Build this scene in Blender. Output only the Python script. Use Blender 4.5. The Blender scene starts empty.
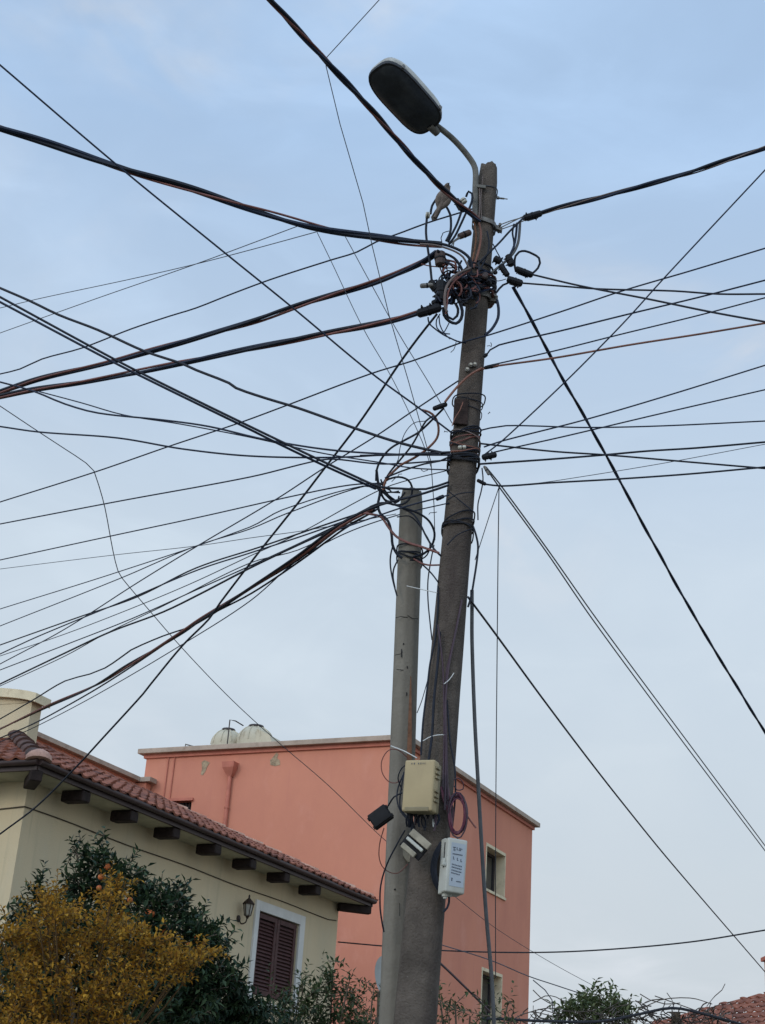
import bpy, bmesh, math, random
from mathutils import Vector, Matrix, noise
random.seed(7)
rnd = random.random
def U(a, b): return a + (b - a) * random.random()
scene = bpy.context.scene
COL = scene.collection

# ------------------------------------------------------------------ camera
F = 1450.0; PITCH = math.radians(23.8); ROLL = math.radians(4.0)
CAM = Vector((0, 0, 1.6))
fw = Vector((0, math.cos(PITCH), math.sin(PITCH)))
u0 = Vector((0, -math.sin(PITCH), math.cos(PITCH))); r0 = Vector((1, 0, 0))
rt = math.cos(ROLL) * r0 + math.sin(ROLL) * u0
up = -math.sin(ROLL) * r0 + math.cos(ROLL) * u0
cd = bpy.data.cameras.new('camera'); cam = bpy.data.objects.new('camera', cd); COL.objects.link(cam)
cd.sensor_fit = 'VERTICAL'; cd.sensor_height = 24; cd.lens = F / 1024 * 24; cd.clip_end = 3000; cd.clip_start = 0.05
cam.matrix_world = Matrix(((rt.x, up.x, -fw.x, CAM.x), (rt.y, up.y, -fw.y, CAM.y), (rt.z, up.z, -fw.z, CAM.z), (0, 0, 0, 1)))
scene.camera = cam
def ray(x, y): return fw + rt * ((x - 382.5) / F) + up * ((512 - y) / F)
def PY(x, y, Y): d = ray(x, y); return CAM + d * (Y / d.y)      # where the sight line meets the plane y = Y
def PZ(x, y, Z): d = ray(x, y); return CAM + d * ((Z - CAM.z) / d.z)
def DEP(p): return (p - CAM).dot(fw)
def onplane(x, y, P0, N):
    d = ray(x, y); return CAM + d * ((P0 - CAM).dot(N) / d.dot(N))

# ------------------------------------------------------------------ materials
def newmat(name):
    m = bpy.data.materials.new(name); m.use_nodes = True
    nt = m.node_tree; b = nt.nodes['Principled BSDF']; return m, nt, b
def mat(name, col, rough=0.8, var=0.15, scale=8.0, bump=0.0, bscale=40.0, metal=0.0, spec=0.3, col2=None, lo=0.35, hi=0.65, stretch=(1, 1, 1), coord='Object'):
    m, nt, b = newmat(name); N = nt.nodes; L = nt.links
    tc = N.new('ShaderNodeTexCoord'); mp = N.new('ShaderNodeMapping'); mp.inputs['Scale'].default_value = stretch
    L.new(tc.outputs[coord], mp.inputs['Vector'])
    nz = N.new('ShaderNodeTexNoise'); nz.inputs['Scale'].default_value = scale; nz.inputs['Detail'].default_value = 6; nz.inputs['Roughness'].default_value = 0.6
    L.new(mp.outputs[0], nz.inputs['Vector'])
    cr = N.new('ShaderNodeValToRGB'); cr.color_ramp.elements[0].position = lo; cr.color_ramp.elements[1].position = hi
    c2 = col2 or tuple(c * (1 - var) for c in col); c1 = col if col2 else tuple(min(1, c * (1 + var * .6)) for c in col)
    cr.color_ramp.elements[0].color = (*c2, 1); cr.color_ramp.elements[1].color = (*c1, 1)
    L.new(nz.outputs['Fac'], cr.inputs[0]); L.new(cr.outputs[0], b.inputs['Base Color'])
    b.inputs['Roughness'].default_value = rough; b.inputs['Metallic'].default_value = metal
    b.inputs['Specular IOR Level'].default_value = spec
    if bump:
        n2 = N.new('ShaderNodeTexNoise'); n2.inputs['Scale'].default_value = bscale; n2.inputs['Detail'].default_value = 8
        L.new(mp.outputs[0], n2.inputs['Vector'])
        bp = N.new('ShaderNodeBump'); bp.inputs['Strength'].default_value = bump; bp.inputs['Distance'].default_value = 0.02
        L.new(n2.outputs['Fac'], bp.inputs['Height']); L.new(bp.outputs[0], b.inputs['Normal'])
    return m
def overlay(m, col, scale, lo, hi, stretch=(1, 1, 1), detail=5, rough=0.65):
    """mix a second stain colour over the base colour by its own noise mask"""
    nt = m.node_tree; N = nt.nodes; L = nt.links; b = N['Principled BSDF']
    src = b.inputs['Base Color'].links[0].from_socket
    tc = N.new('ShaderNodeTexCoord'); mp = N.new('ShaderNodeMapping'); mp.inputs['Scale'].default_value = stretch
    mp.inputs['Location'].default_value = (3.1 * scale, 1.7, 5.3)
    L.new(tc.outputs['Object'], mp.inputs['Vector'])
    nz = N.new('ShaderNodeTexNoise'); nz.inputs['Scale'].default_value = scale; nz.inputs['Detail'].default_value = detail; nz.inputs['Roughness'].default_value = rough
    L.new(mp.outputs[0], nz.inputs['Vector'])
    cr = N.new('ShaderNodeValToRGB'); cr.color_ramp.elements[0].position = lo; cr.color_ramp.elements[1].position = hi
    L.new(nz.outputs['Fac'], cr.inputs[0])
    mx = N.new('ShaderNodeMix'); mx.data_type = 'RGBA'
    L.new(cr.outputs[0], mx.inputs['Factor']); L.new(src, mx.inputs['A']); mx.inputs['B'].default_value = (*col, 1)
    L.new(mx.outputs['Result'], b.inputs['Base Color']); return m

M = {}
M['concrete_dark'] = overlay(overlay(overlay(mat('weathered_concrete', (.094, .078, .065), .95, .34, 5, .6, 70, spec=.12), (.058, .046, .040), 3, .48, .66, (1, 1, .25)), (.17, .15, .125), 38, .68, .76), (.05, .045, .04), 60, .66, .72)
M['concrete_light'] = overlay(overlay(overlay(mat('smooth_grey_concrete', (.19, .172, .142), .9, .16, 5, .25, 60, spec=.15), (.135, .12, .098), 2.2, .46, .72, (1, 1, .18)), (.23, .212, .18), 5, .55, .75, (1, 1, .15)), (.16, .145, .12), 45, .66, .72)
M['rust'] = mat('rust_stain', (.17, .085, .05), .9, .35, 30)
M['black'] = mat('black_cable_sheath', (.009, .012, .021), .6, .35, 14, spec=.22)
M['black2'] = mat('weathered_black_sheath', (.017, .018, .023), .65, .4, 9, spec=.22, stretch=(3, 3, 3))
M['navy'] = mat('dark_blue_grey_sheath', (.011, .018, .038), .6, .3, 12, spec=.22)
M['red'] = mat('faded_red_sheath', (.155, .058, .048), .6, .35, 9, spec=.3)
M['copper'] = mat('faded_brown_orange_sheath', (.185, .080, .055), .65, .3, 9, spec=.3)
M['grey'] = mat('grey_cable_sheath', (.085, .087, .09), .6, .2, 12, spec=.25)
M['palegrey'] = mat('pale_grey_brown_sheath', (.13, .10, .09), .65, .3, 12, spec=.3)
M['thin'] = mat('thin_wire_grey', (.045, .05, .062), .6, .2, 12, spec=.3)
M['purple'] = mat('purple_cable', (.105, .018, .040), .5, .25, 10, spec=.4)
M['purple_dark'] = mat('dark_purple_cable', (.040, .018, .030), .5, .25, 10, spec=.4)
M['whitetie'] = mat('white_wire_tie', (.5, .5, .48), .6, .1, 10)
M['steel'] = mat('dull_galvanised_steel', (.15, .14, .125), .6, .35, 20, .2, 60, metal=.4)
M['steel_pale'] = mat('pale_painted_steel', (.36, .33, .27), .6, .2, 20, .1, 60, metal=.2)
M['arm'] = mat('weathered_tube_paint', (.12, .115, .10), .7, .35, 14, .1, 60)
M['lamp_body'] = overlay(mat('lamp_grey_housing', (.40, .39, .35), .6, .12, 8, .1, 40), (.16, .14, .11), 6, .55, .75)
M['lamp_glass'] = overlay(mat('dusty_dark_lens', (.020, .024, .030), .35, .45, 5, spec=.4), (.045, .05, .052), 5, .5, .75)
M['lamp_rim'] = mat('dark_lens_rim', (.02, .02, .022), .6, .2, 10)
M['plastic_black'] = mat('black_plastic', (.007, .007, .009), .6, .35, 20, spec=.2)
M['cream_box'] = overlay(mat('yellowed_plastic', (.34, .265, .145), .6, .08, 5, spec=.35), (.24, .18, .10), 4, .5, .75, (1, 1, .4))
M['cream_box_edge'] = mat('yellowed_plastic_dark_lip', (.20, .165, .095), .6, .2, 8)  # darker plastic tone for the box base, lower lip and hinges
M['white_box'] = overlay(mat('off_white_plastic', (.40, .40, .355), .55, .06, 5, spec=.35), (.29, .28, .235), 5, .5, .85, (1, 1, .4))
M['box_panel'] = mat('pale_blue_grey_label', (.32, .355, .39), .55, .05, 5)
M['ink'] = mat('dark_print', (.07, .08, .10), .7, .1, 5)
M['broken_plastic'] = mat('dirty_white_plastic', (.27, .24, .18), .65, .3, 14)
M['bird'] = overlay(mat('dove_grey_brown_feathers', (.15, .12, .10), .85, .25, 40, .2, 200), (.12, .10, .09), 12, .5, .7)
M['bird_dark'] = mat('dark_flight_feathers', (.08, .07, .062), .85, .25, 60)
M['beak'] = mat('dark_beak', (.03, .03, .03), .5, .1, 5)
M['insulator'] = mat('brown_insulator', (.055, .035, .03), .6, .3, 20)
M['connector_white'] = mat('translucent_pale_connector', (.45, .43, .36), .5, .25, 50)
M['house_wall'] = overlay(overlay(overlay(mat('cream_render', (.53, .435, .285), .92, .05, .7, .15, 60, spec=.12), (.45, .385, .265), 1.1, .45, .75, (1, 1, .5)), (.49, .42, .29), 4, .5, .8, (1, 1, .3)), (.40, .345, .235), 3.0, .58, .80, (2.5, 2.5, .15))
M['white_trim'] = mat('white_painted_trim', (.56, .555, .52), .8, .08, 3, spec=.2)
M['shutter'] = overlay(mat('dark_maroon_shutter', (.062, .025, .023), .6, .3, 8, spec=.25), (.10, .055, .048), 7, .58, .75, (1, 1, .3))
M['timber'] = mat('dark_brown_stained_timber', (.022, .014, .012), .75, .35, 12, .2, 60, spec=.2)
M['gutter'] = mat('dark_brown_gutter', (.040, .022, .020), .5, .2, 6, spec=.35)
M['soffit'] = mat('pale_soffit_boards', (.42, .39, .28), .9, .15, 6)
M['iron'] = mat('bronze_black_ironwork', (.035, .022, .016), .6, .3, 30)
M['lantern_glass'] = mat('frosted_lantern_glass', (.30, .29, .25), .3, .1, 20, spec=.5)
def tile_mat(name, c, dark, pale):
    m = mat(name, c, .85, .25, 9, .3, 60, spec=.2); overlay(m, dark, 3.2, .48, .62); overlay(m, pale, 6, .60, .74); return m
M['tile'] = tile_mat('terracotta_tile', (.235, .088, .055), (.115, .048, .035), (.33, .165, .12))
M['tile_pale'] = tile_mat('lime_bloomed_tile', (.42, .24, .17), (.26, .10, .07), (.5, .36, .28))
M['tile_dark'] = tile_mat('mossy_brown_tile', (.085, .045, .036), (.04, .028, .024), (.13, .08, .06))
M['mortar'] = mat('pinkish_mortar', (.42, .25, .19), .9, .25, 9, .3)
M['pink'] = overlay(overlay(overlay(mat('salmon_render', (.56, .235, .155), .93, .04, .35, .12, 50, spec=.1), (.50, .205, .14), .9, .42, .72, (1, 1, .45)), (.50, .20, .145), 3.5, .60, .80, (2.2, 2.2, .12)), (.58, .265, .19), 1.6, .56, .8, (1, 1, .6))
M['pink_trim'] = mat('salmon_painted_pipe', (.46, .165, .115), .75, .12, 6, spec=.2)
M['coping'] = overlay(mat('pale_concrete_coping', (.38, .30, .235), .9, .15, 3, .2, 30), (.25, .19, .145), 4, .5, .75)
M['reveal'] = overlay(mat('cream_window_reveal', (.62, .53, .36), .9, .1, 3), (.42, .34, .22), 6, .52, .75)
M['plaster_hole'] = mat('bare_plaster_patch', (.34, .26, .17), .95, .35, 14, .5, 30)
M['glass'] = mat('dark_window_glass', (.02, .022, .025), .12, .1, 2, spec=.6)
M['curtain'] = mat('grey_curtain', (.13, .13, .13), .9, .3, 10, stretch=(6, 6, .4))
M['winframe'] = mat('dark_window_frame', (.05, .04, .038), .6, .2, 6)
M['tank'] = overlay(mat('cream_plastic_tank', (.47, .42, .31), .6, .12, 2, spec=.3), (.24, .19, .12), 5, .52, .72, (1, 1, .4))
M['dish'] = mat('weathered_dish_paint', (.26, .26, .24), .6, .1, 6)
M['bark'] = mat('grey_brown_bark', (.09, .07, .05), .95, .3, 12, .6, 40)
M['ochre_stem'] = mat('ochre_brown_stem', (.10, .06, .025), .9, .3, 20)
M['wallcable'] = mat('wall_cable_sheath', (.07, .055, .04), .8, .2, 6)
M['dry'] = mat('dry_vine_stem', (.085, .068, .055), .95, .3, 20)
M['orange'] = mat('orange_peel', (.40, .105, .028), .6, .15, 30, spec=.3)
M['asphalt'] = mat('asphalt', (.05, .05, .05), .95, .2, 30, .4, 200)
M['pavement'] = mat('concrete_paving', (.28, .27, .25), .95, .15, 5, .2, 60)
M['ground'] = mat('dry_soil_ground', (.16, .14, .10), .95, .25, 1.5, .4, 20)
M['kerb'] = mat('kerb_stone', (.33, .32, .30), .9, .12, 6)
M['paint'] = mat('white_road_paint', (.7, .7, .68), .8, .1, 10)
M['wing'] = overlay(mat('peach_render', (.55, .32, .20), .9, .08, 2), (.42, .20, .12), 2.5, .5, .7)
def leafmat(name, cols, scale=3.0, trans=0.25, dead=None):
    m, nt, b = newmat(name); N = nt.nodes; L = nt.links
    g = N.new('ShaderNodeNewGeometry'); cr = N.new('ShaderNodeValToRGB')
    cr.color_ramp.elements[0].position = 0; cr.color_ramp.elements[1].position = 1
    cr.color_ramp.elements[0].color = (*cols[0], 1); cr.color_ramp.elements[1].color = (*cols[-1], 1)
    for i, c in enumerate(cols[1:-1]):
        e = cr.color_ramp.elements.new((i + 1) / (len(cols) - 1)); e.color = (*c, 1)
    L.new(g.outputs['Random Per Island'], cr.inputs[0]); L.new(cr.outputs[0], b.inputs['Base Color'])
    b.inputs['Roughness'].default_value = .5 if trans < .3 else .7; b.inputs['Specular IOR Level'].default_value = .2 if trans < .3 else .12
    tr = N.new('ShaderNodeBsdfTranslucent'); L.new(cr.outputs[0], tr.inputs[0])
    mx = N.new('ShaderNodeMixShader'); mx.inputs[0].default_value = trans
    L.new(b.outputs[0], mx.inputs[1]); L.new(tr.outputs[0], mx.inputs[2]); L.new(mx.outputs[0], N['Material Output'].inputs['Surface'])
    return m
M['leaf_dark'] = leafmat('glossy_dark_green_leaves', [(.010, .020, .012), (.016, .034, .018), (.026, .050, .022), (.045, .070, .028)], trans=.12)
M['leaf_yellow'] = leafmat('autumn_ochre_leaves', [(.14, .065, .014), (.30, .145, .02), (.42, .215, .026), (.17, .11, .03), (.56, .31, .04), (.07, .065, .025)], trans=.35)
M['leaf_mid'] = leafmat('mid_green_leaves', [(.020, .035, .016), (.034, .055, .022), (.055, .078, .03), (.10, .11, .05)], trans=.2)
M['leaf_olive'] = leafmat('olive_green_leaves', [(.05, .07, .03), (.08, .105, .045), (.13, .15, .065)], trans=.2)

# ------------------------------------------------------------------ mesh helpers
class MB:
    def __init__(s): s.v = []; s.f = []
    def add(s, vs, fs):
        o = len(s.v); s.v += [Vector(v) for v in vs]; s.f += [tuple(i + o for i in f) for f in fs]; return s
    def box(s, c, ax, ay, az, hx, hy, hz, bev=0.0):
        c = Vector(c); ax = Vector(ax).normalized(); ay = Vector(ay).normalized(); az = Vector(az).normalized()
        if bev <= 0:
            vs = [c + ax * (i * hx) + ay * (j * hy) + az * (k * hz) for k in (-1, 1) for j in (-1, 1) for i in (-1, 1)]
            s.add(vs, [(0, 2, 3, 1), (4, 5, 7, 6), (0, 1, 5, 4), (2, 6, 7, 3), (0, 4, 6, 2), (1, 3, 7, 5)]); return s
        bm = bmesh.new(); bmesh.ops.create_cube(bm, size=2)
        for v in bm.verts: v.co = Vector((v.co.x * hx, v.co.y * hy, v.co.z * hz))
        bmesh.ops.bevel(bm, geom=list(bm.edges), offset=bev, segments=3, affect='EDGES', profile=0.6)
        bm.verts.ensure_lookup_table()
        vs = [c + ax * v.co.x + ay * v.co.y + az * v.co.z for v in bm.verts]; fs = [tuple(v.index for v in f.verts) for f in bm.faces]
        bm.free(); s.add(vs, fs); return s
    def tube(s, pts, r, n=6, cap=True, prof=None):
        pts = [Vector(p) for p in pts]; m = len(pts)
        if m < 2: return s
        R = r if isinstance(r, (list, tuple)) else [r] * m
        t = (pts[1] - pts[0]).normalized(); a = Vector((0, 0, 1)) if abs(t.z) < .9 else Vector((1, 0, 0))
        nn = (a - t * a.dot(t)).normalized(); vs = []
        for i, p in enumerate(pts):
            t = (pts[min(i + 1, m - 1)] - pts[max(i - 1, 0)]).normalized()
            q = nn - t * nn.dot(t)
            nn = q.normalized() if q.length > 1e-6 else nn
            b = t.cross(nn)
            for k in range(n):
                a = 2 * math.pi * k / n; rr = R[i] * (prof[k] if prof else 1)
                vs.append(p + nn * (math.cos(a) * rr) + b * (math.sin(a) * rr))
        fs = [(i * n + k, i * n + (k + 1) % n, (i + 1) * n + (k + 1) % n, (i + 1) * n + k) for i in range(m - 1) for k in range(n)]
        if cap: fs += [tuple(range(n - 1, -1, -1)), tuple((m - 1) * n + k for k in range(n))]
        s.add(vs, fs); return s
    def lathe(s, base, axis, prof, n=20, ref=None):
        axis = Vector(axis).normalized(); a = Vector((0, 0, 1)) if abs(axis.z) < .9 else Vector((1, 0, 0))
        x = (a - axis * a.dot(axis)).normalized(); y = axis.cross(x); vs = []
        for (h, r) in prof:
            for k in range(n):
                t = 2 * math.pi * k / n; vs.append(Vector(base) + axis * h + x * (math.cos(t) * r) + y * (math.sin(t) * r))
        fs = [(i * n + k, i * n + (k + 1) % n, (i + 1) * n + (k + 1) % n, (i + 1) * n + k) for i in range(len(prof) - 1) for k in range(n)]
        fs += [tuple(range(n - 1, -1, -1)), tuple((len(prof) - 1) * n + k for k in range(n))]
        s.add(vs, fs); return s
    def build(s, name, m, parent=None, smooth=False, loc=None):
        me = bpy.data.meshes.new(name)
        o = bpy.data.objects.new(name, me); COL.objects.link(o)
        off = Vector((0, 0, 0))
        if parent is not None:
            off = parent.matrix_world.translation.copy()
            par = parent
            off = Vector((0, 0, 0)); q = parent
            while q: off += q.location; q = q.parent
            o.parent = parent
        elif loc is not None: off = Vector(loc); o.location = off
        me.from_pydata([tuple(v - off) for v in s.v], [], s.f); me.materials.append(m)
        if smooth:
            for p in me.polygons: p.use_smooth = True
            try: me.set_sharp_from_angle(angle=math.radians(42))
            except Exception: pass
        me.update(); return o
def tag(o, label=None, cat=None, group=None, kind=None):
    if label: o['label'] = label
    if cat: o['category'] = cat
    if group: o['group'] = group
    if kind: o['kind'] = kind
    return o
def thing(name, label, cat, loc=(0, 0, 0), group=None):
    o = bpy.data.objects.new(name, None); COL.objects.link(o); o.location = loc; o.empty_display_size = .1
    return tag(o, label, cat, group)
def catmull(P, step=9.0):
    out = []; n = len(P)
    for i in range(n - 1):
        p0 = P[max(i - 1, 0)]; p1 = P[i]; p2 = P[i + 1]; p3 = P[min(i + 2, n - 1)]
        L = (Vector(p2) - Vector(p1)).length; k = max(1, int(L / step))
        # centripetal tangents keep long-short segment pairs from overshooting
        l0 = max(1e-3, (Vector(p1) - Vector(p0)).length); l2 = max(1e-3, (Vector(p3) - Vector(p2)).length)
        m1 = (Vector(p2) - Vector(p0)) * (L / (l0 + L)) if i > 0 else (Vector(p2) - Vector(p1))
        m2 = (Vector(p3) - Vector(p1)) * (L / (l2 + L)) if i < n - 2 else (Vector(p2) - Vector(p1))
        for j in range(k):
            t = j / k; t2 = t * t; t3 = t2 * t
            out.append(Vector(p1) * (2 * t3 - 3 * t2 + 1) + m1 * (t3 - 2 * t2 + t) + Vector(p2) * (-2 * t3 + 3 * t2) + m2 * (t3 - t2))
    out.append(Vector(P[-1])); return out
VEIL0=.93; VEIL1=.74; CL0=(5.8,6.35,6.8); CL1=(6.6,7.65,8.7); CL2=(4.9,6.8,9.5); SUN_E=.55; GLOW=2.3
# ------------------------------------------------------------------ world, light
w = bpy.data.worlds.new('World'); scene.world = w; w.use_nodes = True
nt = w.node_tree; N = nt.nodes; L = nt.links; bg = N['Background']
SUN_AZ = math.radians(222); SUN_EL = math.radians(24)       # low, behind the viewer and to the left, veiled
sky = N.new('ShaderNodeTexSky'); sky.sky_type = 'NISHITA'; sky.sun_disc = False
sky.sun_elevation = SUN_EL; sky.sun_rotation = SUN_AZ; sky.air_density = 1.0; sky.dust_density = 1.5; sky.ozone_density = 1.2
tc = N.new('ShaderNodeTexCoord')
def noise_mask(scale, stretch, lo, hi, loc=(0, 0, 0), dist=0.6):
    mp = N.new('ShaderNodeMapping'); mp.inputs['Scale'].default_value = stretch; mp.inputs['Location'].default_value = loc
    mp.inputs['Rotation'].default_value = (0.2, 0.35, 0.5)
    L.new(tc.outputs['Generated'], mp.inputs['Vector'])
    nz = N.new('ShaderNodeTexNoise'); nz.inputs['Scale'].default_value = scale; nz.inputs['Detail'].default_value = 7; nz.inputs['Roughness'].default_value = .52; nz.inputs['Distortion'].default_value = dist
    L.new(mp.outputs[0], nz.inputs['Vector'])
    cr = N.new('ShaderNodeMapRange'); cr.interpolation_type = 'SMOOTHSTEP'
    cr.inputs['From Min'].default_value = lo; cr.inputs['From Max'].default_value = hi
    L.new(nz.outputs['Fac'], cr.inputs['Value']); return cr.outputs['Result']
sep = N.new('ShaderNodeSeparateXYZ'); L.new(tc.outputs['Generated'], sep.inputs[0])
# veil of thin high cloud: thicker towards the horizon, wispy higher up
veil = N.new('ShaderNodeMapRange'); veil.interpolation_type = 'SMOOTHSTEP'
veil.inputs['From Min'].default_value = 0.05; veil.inputs['From Max'].default_value = 0.72
veil.inputs['To Min'].default_value = VEIL0; veil.inputs['To Max'].default_value = VEIL1
L.new(sep.outputs['Z'], veil.inputs['Value'])
n1 = noise_mask(2.6, (1, 1, 2.2), .38, .78, (1.3, .4, .2)); n2 = noise_mask(5.5, (1, 1, 3.0), .45, .8, (4.0, 2.0, 1.0), 1.2)
a1 = N.new('ShaderNodeMath'); a1.operation = 'MULTIPLY_ADD'; L.new(n1, a1.inputs[0]); a1.inputs[1].default_value = .15; L.new(veil.outputs[0], a1.inputs[2])
a2 = N.new('ShaderNodeMath'); a2.operation = 'MULTIPLY_ADD'; L.new(n2, a2.inputs[0]); a2.inputs[1].default_value = .10; L.new(a1.outputs[0], a2.inputs[2]); a2.use_clamp = True
# cloud colour: bluish white high, greyer near the horizon
cc = N.new('ShaderNodeValToRGB'); cc.color_ramp.elements[0].position = .06; cc.color_ramp.elements[0].color = (*CL0, 1)
cc.color_ramp.elements[1].position = .62; cc.color_ramp.elements[1].color = (*CL2, 1)
e = cc.color_ramp.elements.new(.37); e.color = (*CL1, 1)
L.new(sep.outputs['Z'], cc.inputs[0])
# soft whiter wisps
n3 = noise_mask(1.9, (1, 1, 1.5), .50, .74, (7.3, 2.2, 5.0), 1.6); n4 = noise_mask(9, (1, .5, 1.8), .3, .8, (1, 5, 2), 1.5)
wm = N.new('ShaderNodeMath'); wm.operation = 'MULTIPLY'; L.new(n3, wm.inputs[0]); L.new(n4, wm.inputs[1])
wi = N.new('ShaderNodeMix'); wi.data_type = 'RGBA'; L.new(wm.outputs[0], wi.inputs['Factor']); L.new(cc.outputs[0], wi.inputs['A']); wi.inputs['B'].default_value = (8.0, 8.4, 9.0, 1)
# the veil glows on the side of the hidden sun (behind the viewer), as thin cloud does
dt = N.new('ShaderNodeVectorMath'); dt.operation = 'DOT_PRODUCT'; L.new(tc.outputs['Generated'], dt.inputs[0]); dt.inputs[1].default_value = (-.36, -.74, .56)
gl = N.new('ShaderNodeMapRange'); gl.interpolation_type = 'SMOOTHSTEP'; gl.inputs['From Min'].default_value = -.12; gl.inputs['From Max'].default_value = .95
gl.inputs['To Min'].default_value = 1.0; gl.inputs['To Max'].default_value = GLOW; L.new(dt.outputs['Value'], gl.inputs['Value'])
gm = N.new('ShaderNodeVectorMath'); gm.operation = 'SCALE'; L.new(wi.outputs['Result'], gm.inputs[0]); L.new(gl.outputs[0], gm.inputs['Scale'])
cc = gm
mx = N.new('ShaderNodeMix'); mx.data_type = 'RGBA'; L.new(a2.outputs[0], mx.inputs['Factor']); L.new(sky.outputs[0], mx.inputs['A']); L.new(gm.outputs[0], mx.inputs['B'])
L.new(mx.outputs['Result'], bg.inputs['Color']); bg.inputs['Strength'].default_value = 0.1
ld = bpy.data.lights.new('sun', 'SUN'); ld.energy = SUN_E; ld.angle = math.radians(14); ld.color = (1, .93, .84)
lo = bpy.data.objects.new('sun', ld); COL.objects.link(lo)
sd = Vector((math.sin(SUN_AZ) * math.cos(SUN_EL), math.cos(SUN_AZ) * math.cos(SUN_EL), math.sin(SUN_EL)))
lo.rotation_euler = sd.to_track_quat('Z', 'Y').to_euler(); lo.location = sd * 50
scene.view_settings.view_transform = 'Standard'; scene.view_settings.look = 'None'; scene.view_settings.exposure = 0; scene.view_settings.gamma = 1
scene.render.engine = 'CYCLES'

# ------------------------------------------------------------------ ground, road
def sheet(name, x0, x1, y0, y1, z, m, ang=0, org=(0, 0)):
    c, s_ = math.cos(ang), math.sin(ang)
    v = [(org[0] + x * c - y * s_, org[1] + x * s_ + y * c, z) for x, y in ((x0, y0), (x1, y0), (x1, y1), (x0, y1))]
    o = MB().add(v, [(0, 1, 2, 3)]).build(name, m); o['kind'] = 'structure'; return o
GA = -math.radians(25.6)      # street grid heading
sheet('ground', -900, 900, -900, 900, 0, M['ground'])
sheet('road', .9, 7.2, -60, 90, .004, M['asphalt'], GA, (0, 0))
for k, x in enumerate((.75, 7.35)):
    b = MB(); c, s_ = math.cos(GA), math.sin(GA)
    ax = Vector((c, s_, 0)); ay = Vector((-s_, c, 0)); b.box(ax * x + ay * 15 + Vector((0, 0, .065)), ax, ay, (0, 0, 1), .075, 75, .065, .01)
    o = b.build('kerb', M['kerb']); o['kind'] = 'structure'
sheet('pavement', -1.2, .67, -60, 90, .12, M['pavement'], GA)
b = MB(); c, s_ = math.cos(GA), math.sin(GA); ax = Vector((c, s_, 0)); ay = Vector((-s_, c, 0))
for i in range(24):
    p = ax * 4.05 + ay * (-30 + i * 4) + Vector((0, 0, .008)); b.add([p - ax * .06 - ay, p + ax * .06 - ay, p + ax * .06 + ay, p - ax * .06 + ay], [(0, 1, 2, 3)])
b.build('road_marking', M['paint'])['kind'] = 'structure'

# ------------------------------------------------------------------ helpers for buildings
K = Vector((0, 0, 1))
def wall_face(mb, O, d, nrm, length, z0, z1, openings, thick=.25):
    """solid wall slab from O along d, outward normal nrm, with rectangular holes (s0,s1,za,zb)"""
    ss = sorted({0, length, *[q for o in openings for q in o[:2]]}); zz = sorted({z0, z1, *[q for o in openings for q in o[2:4]]})
    def hole(s, z): return any(o[0] < s < o[1] and o[2] < z < o[3] for o in openings)
    def P(s, z, t): return Vector((O.x, O.y, 0)) + d * s + K * z - nrm * t
    for i in range(len(ss) - 1):
        for j in range(len(zz) - 1):
            if hole((ss[i] + ss[i + 1]) / 2, (zz[j] + zz[j + 1]) / 2): continue
            mb.add([P(ss[i], zz[j], 0), P(ss[i + 1], zz[j], 0), P(ss[i + 1], zz[j + 1], 0), P(ss[i], zz[j + 1], 0)], [(0, 1, 2, 3)])
    for (a, b_, c_, e_) in openings:
        mb.add([P(a, c_, 0), P(b_, c_, 0), P(b_, e_, 0), P(a, e_, 0), P(a, c_, thick), P(b_, c_, thick), P(b_, e_, thick), P(a, e_, thick)],
               [(0, 1, 5, 4), (1, 2, 6, 5), (2, 3, 7, 6), (3, 0, 4, 7)])

# ------------------------------------------------------------------ cream house
hA = math.radians(25.6); hd = Vector((math.sin(hA), math.cos(hA), 0)); hn = Vector((-math.cos(hA), math.sin(hA), 0))
E0 = Vector((-3.69, 16.27, 5.42)); EL = 9.14; EW = 5.1; W0 = E0 + (hn + hd) * .45; WL = 8.42; WW = EW - .9
PT = math.tan(math.radians(23.1))
house = thing('cream_house', 'cream rendered single-storey house with terracotta hip roof and maroon shuttered window, at lower left', 'house', (W0.x, W0.y, 0))
b = MB(); op = [(5.74, 7.06, 3.58, 4.76)]
wall_face(b, W0, hd, -hn, WL, 0, 5.33, op, .12)
def Q(s, t, z): return Vector((W0.x, W0.y, 0)) + hd * s + hn * t + K * z
b.add([Q(0, 0, 0), Q(0, WW, 0), Q(0, WW, 5.36), Q(0, 0, 5.36)], [(0, 1, 2, 3)])
b.add([Q(WL, 0, 0), Q(WL, WW, 0), Q(WL, WW, 5.36), Q(WL, 0, 5.36)], [(0, 1, 2, 3)])
b.add([Q(0, WW, 0), Q(WL, WW, 0), Q(WL, WW, 5.36), Q(0, WW, 5.36)], [(0, 1, 2, 3)])
b.build('wall', M['house_wall'], house)
# soffit
b = MB()
def E(s, t, z=0): return Vector((E0.x, E0.y, E0.z + z)) + hd * s + hn * t
b.add([E(.03, .03, -.122), E(EL - .03, .03, -.122), E(EL - .03, EW - .03, -.122), E(.03, EW - .03, -.122)], [(0, 1, 2, 3)])
b.build('soffit', M['soffit'], house)
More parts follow.
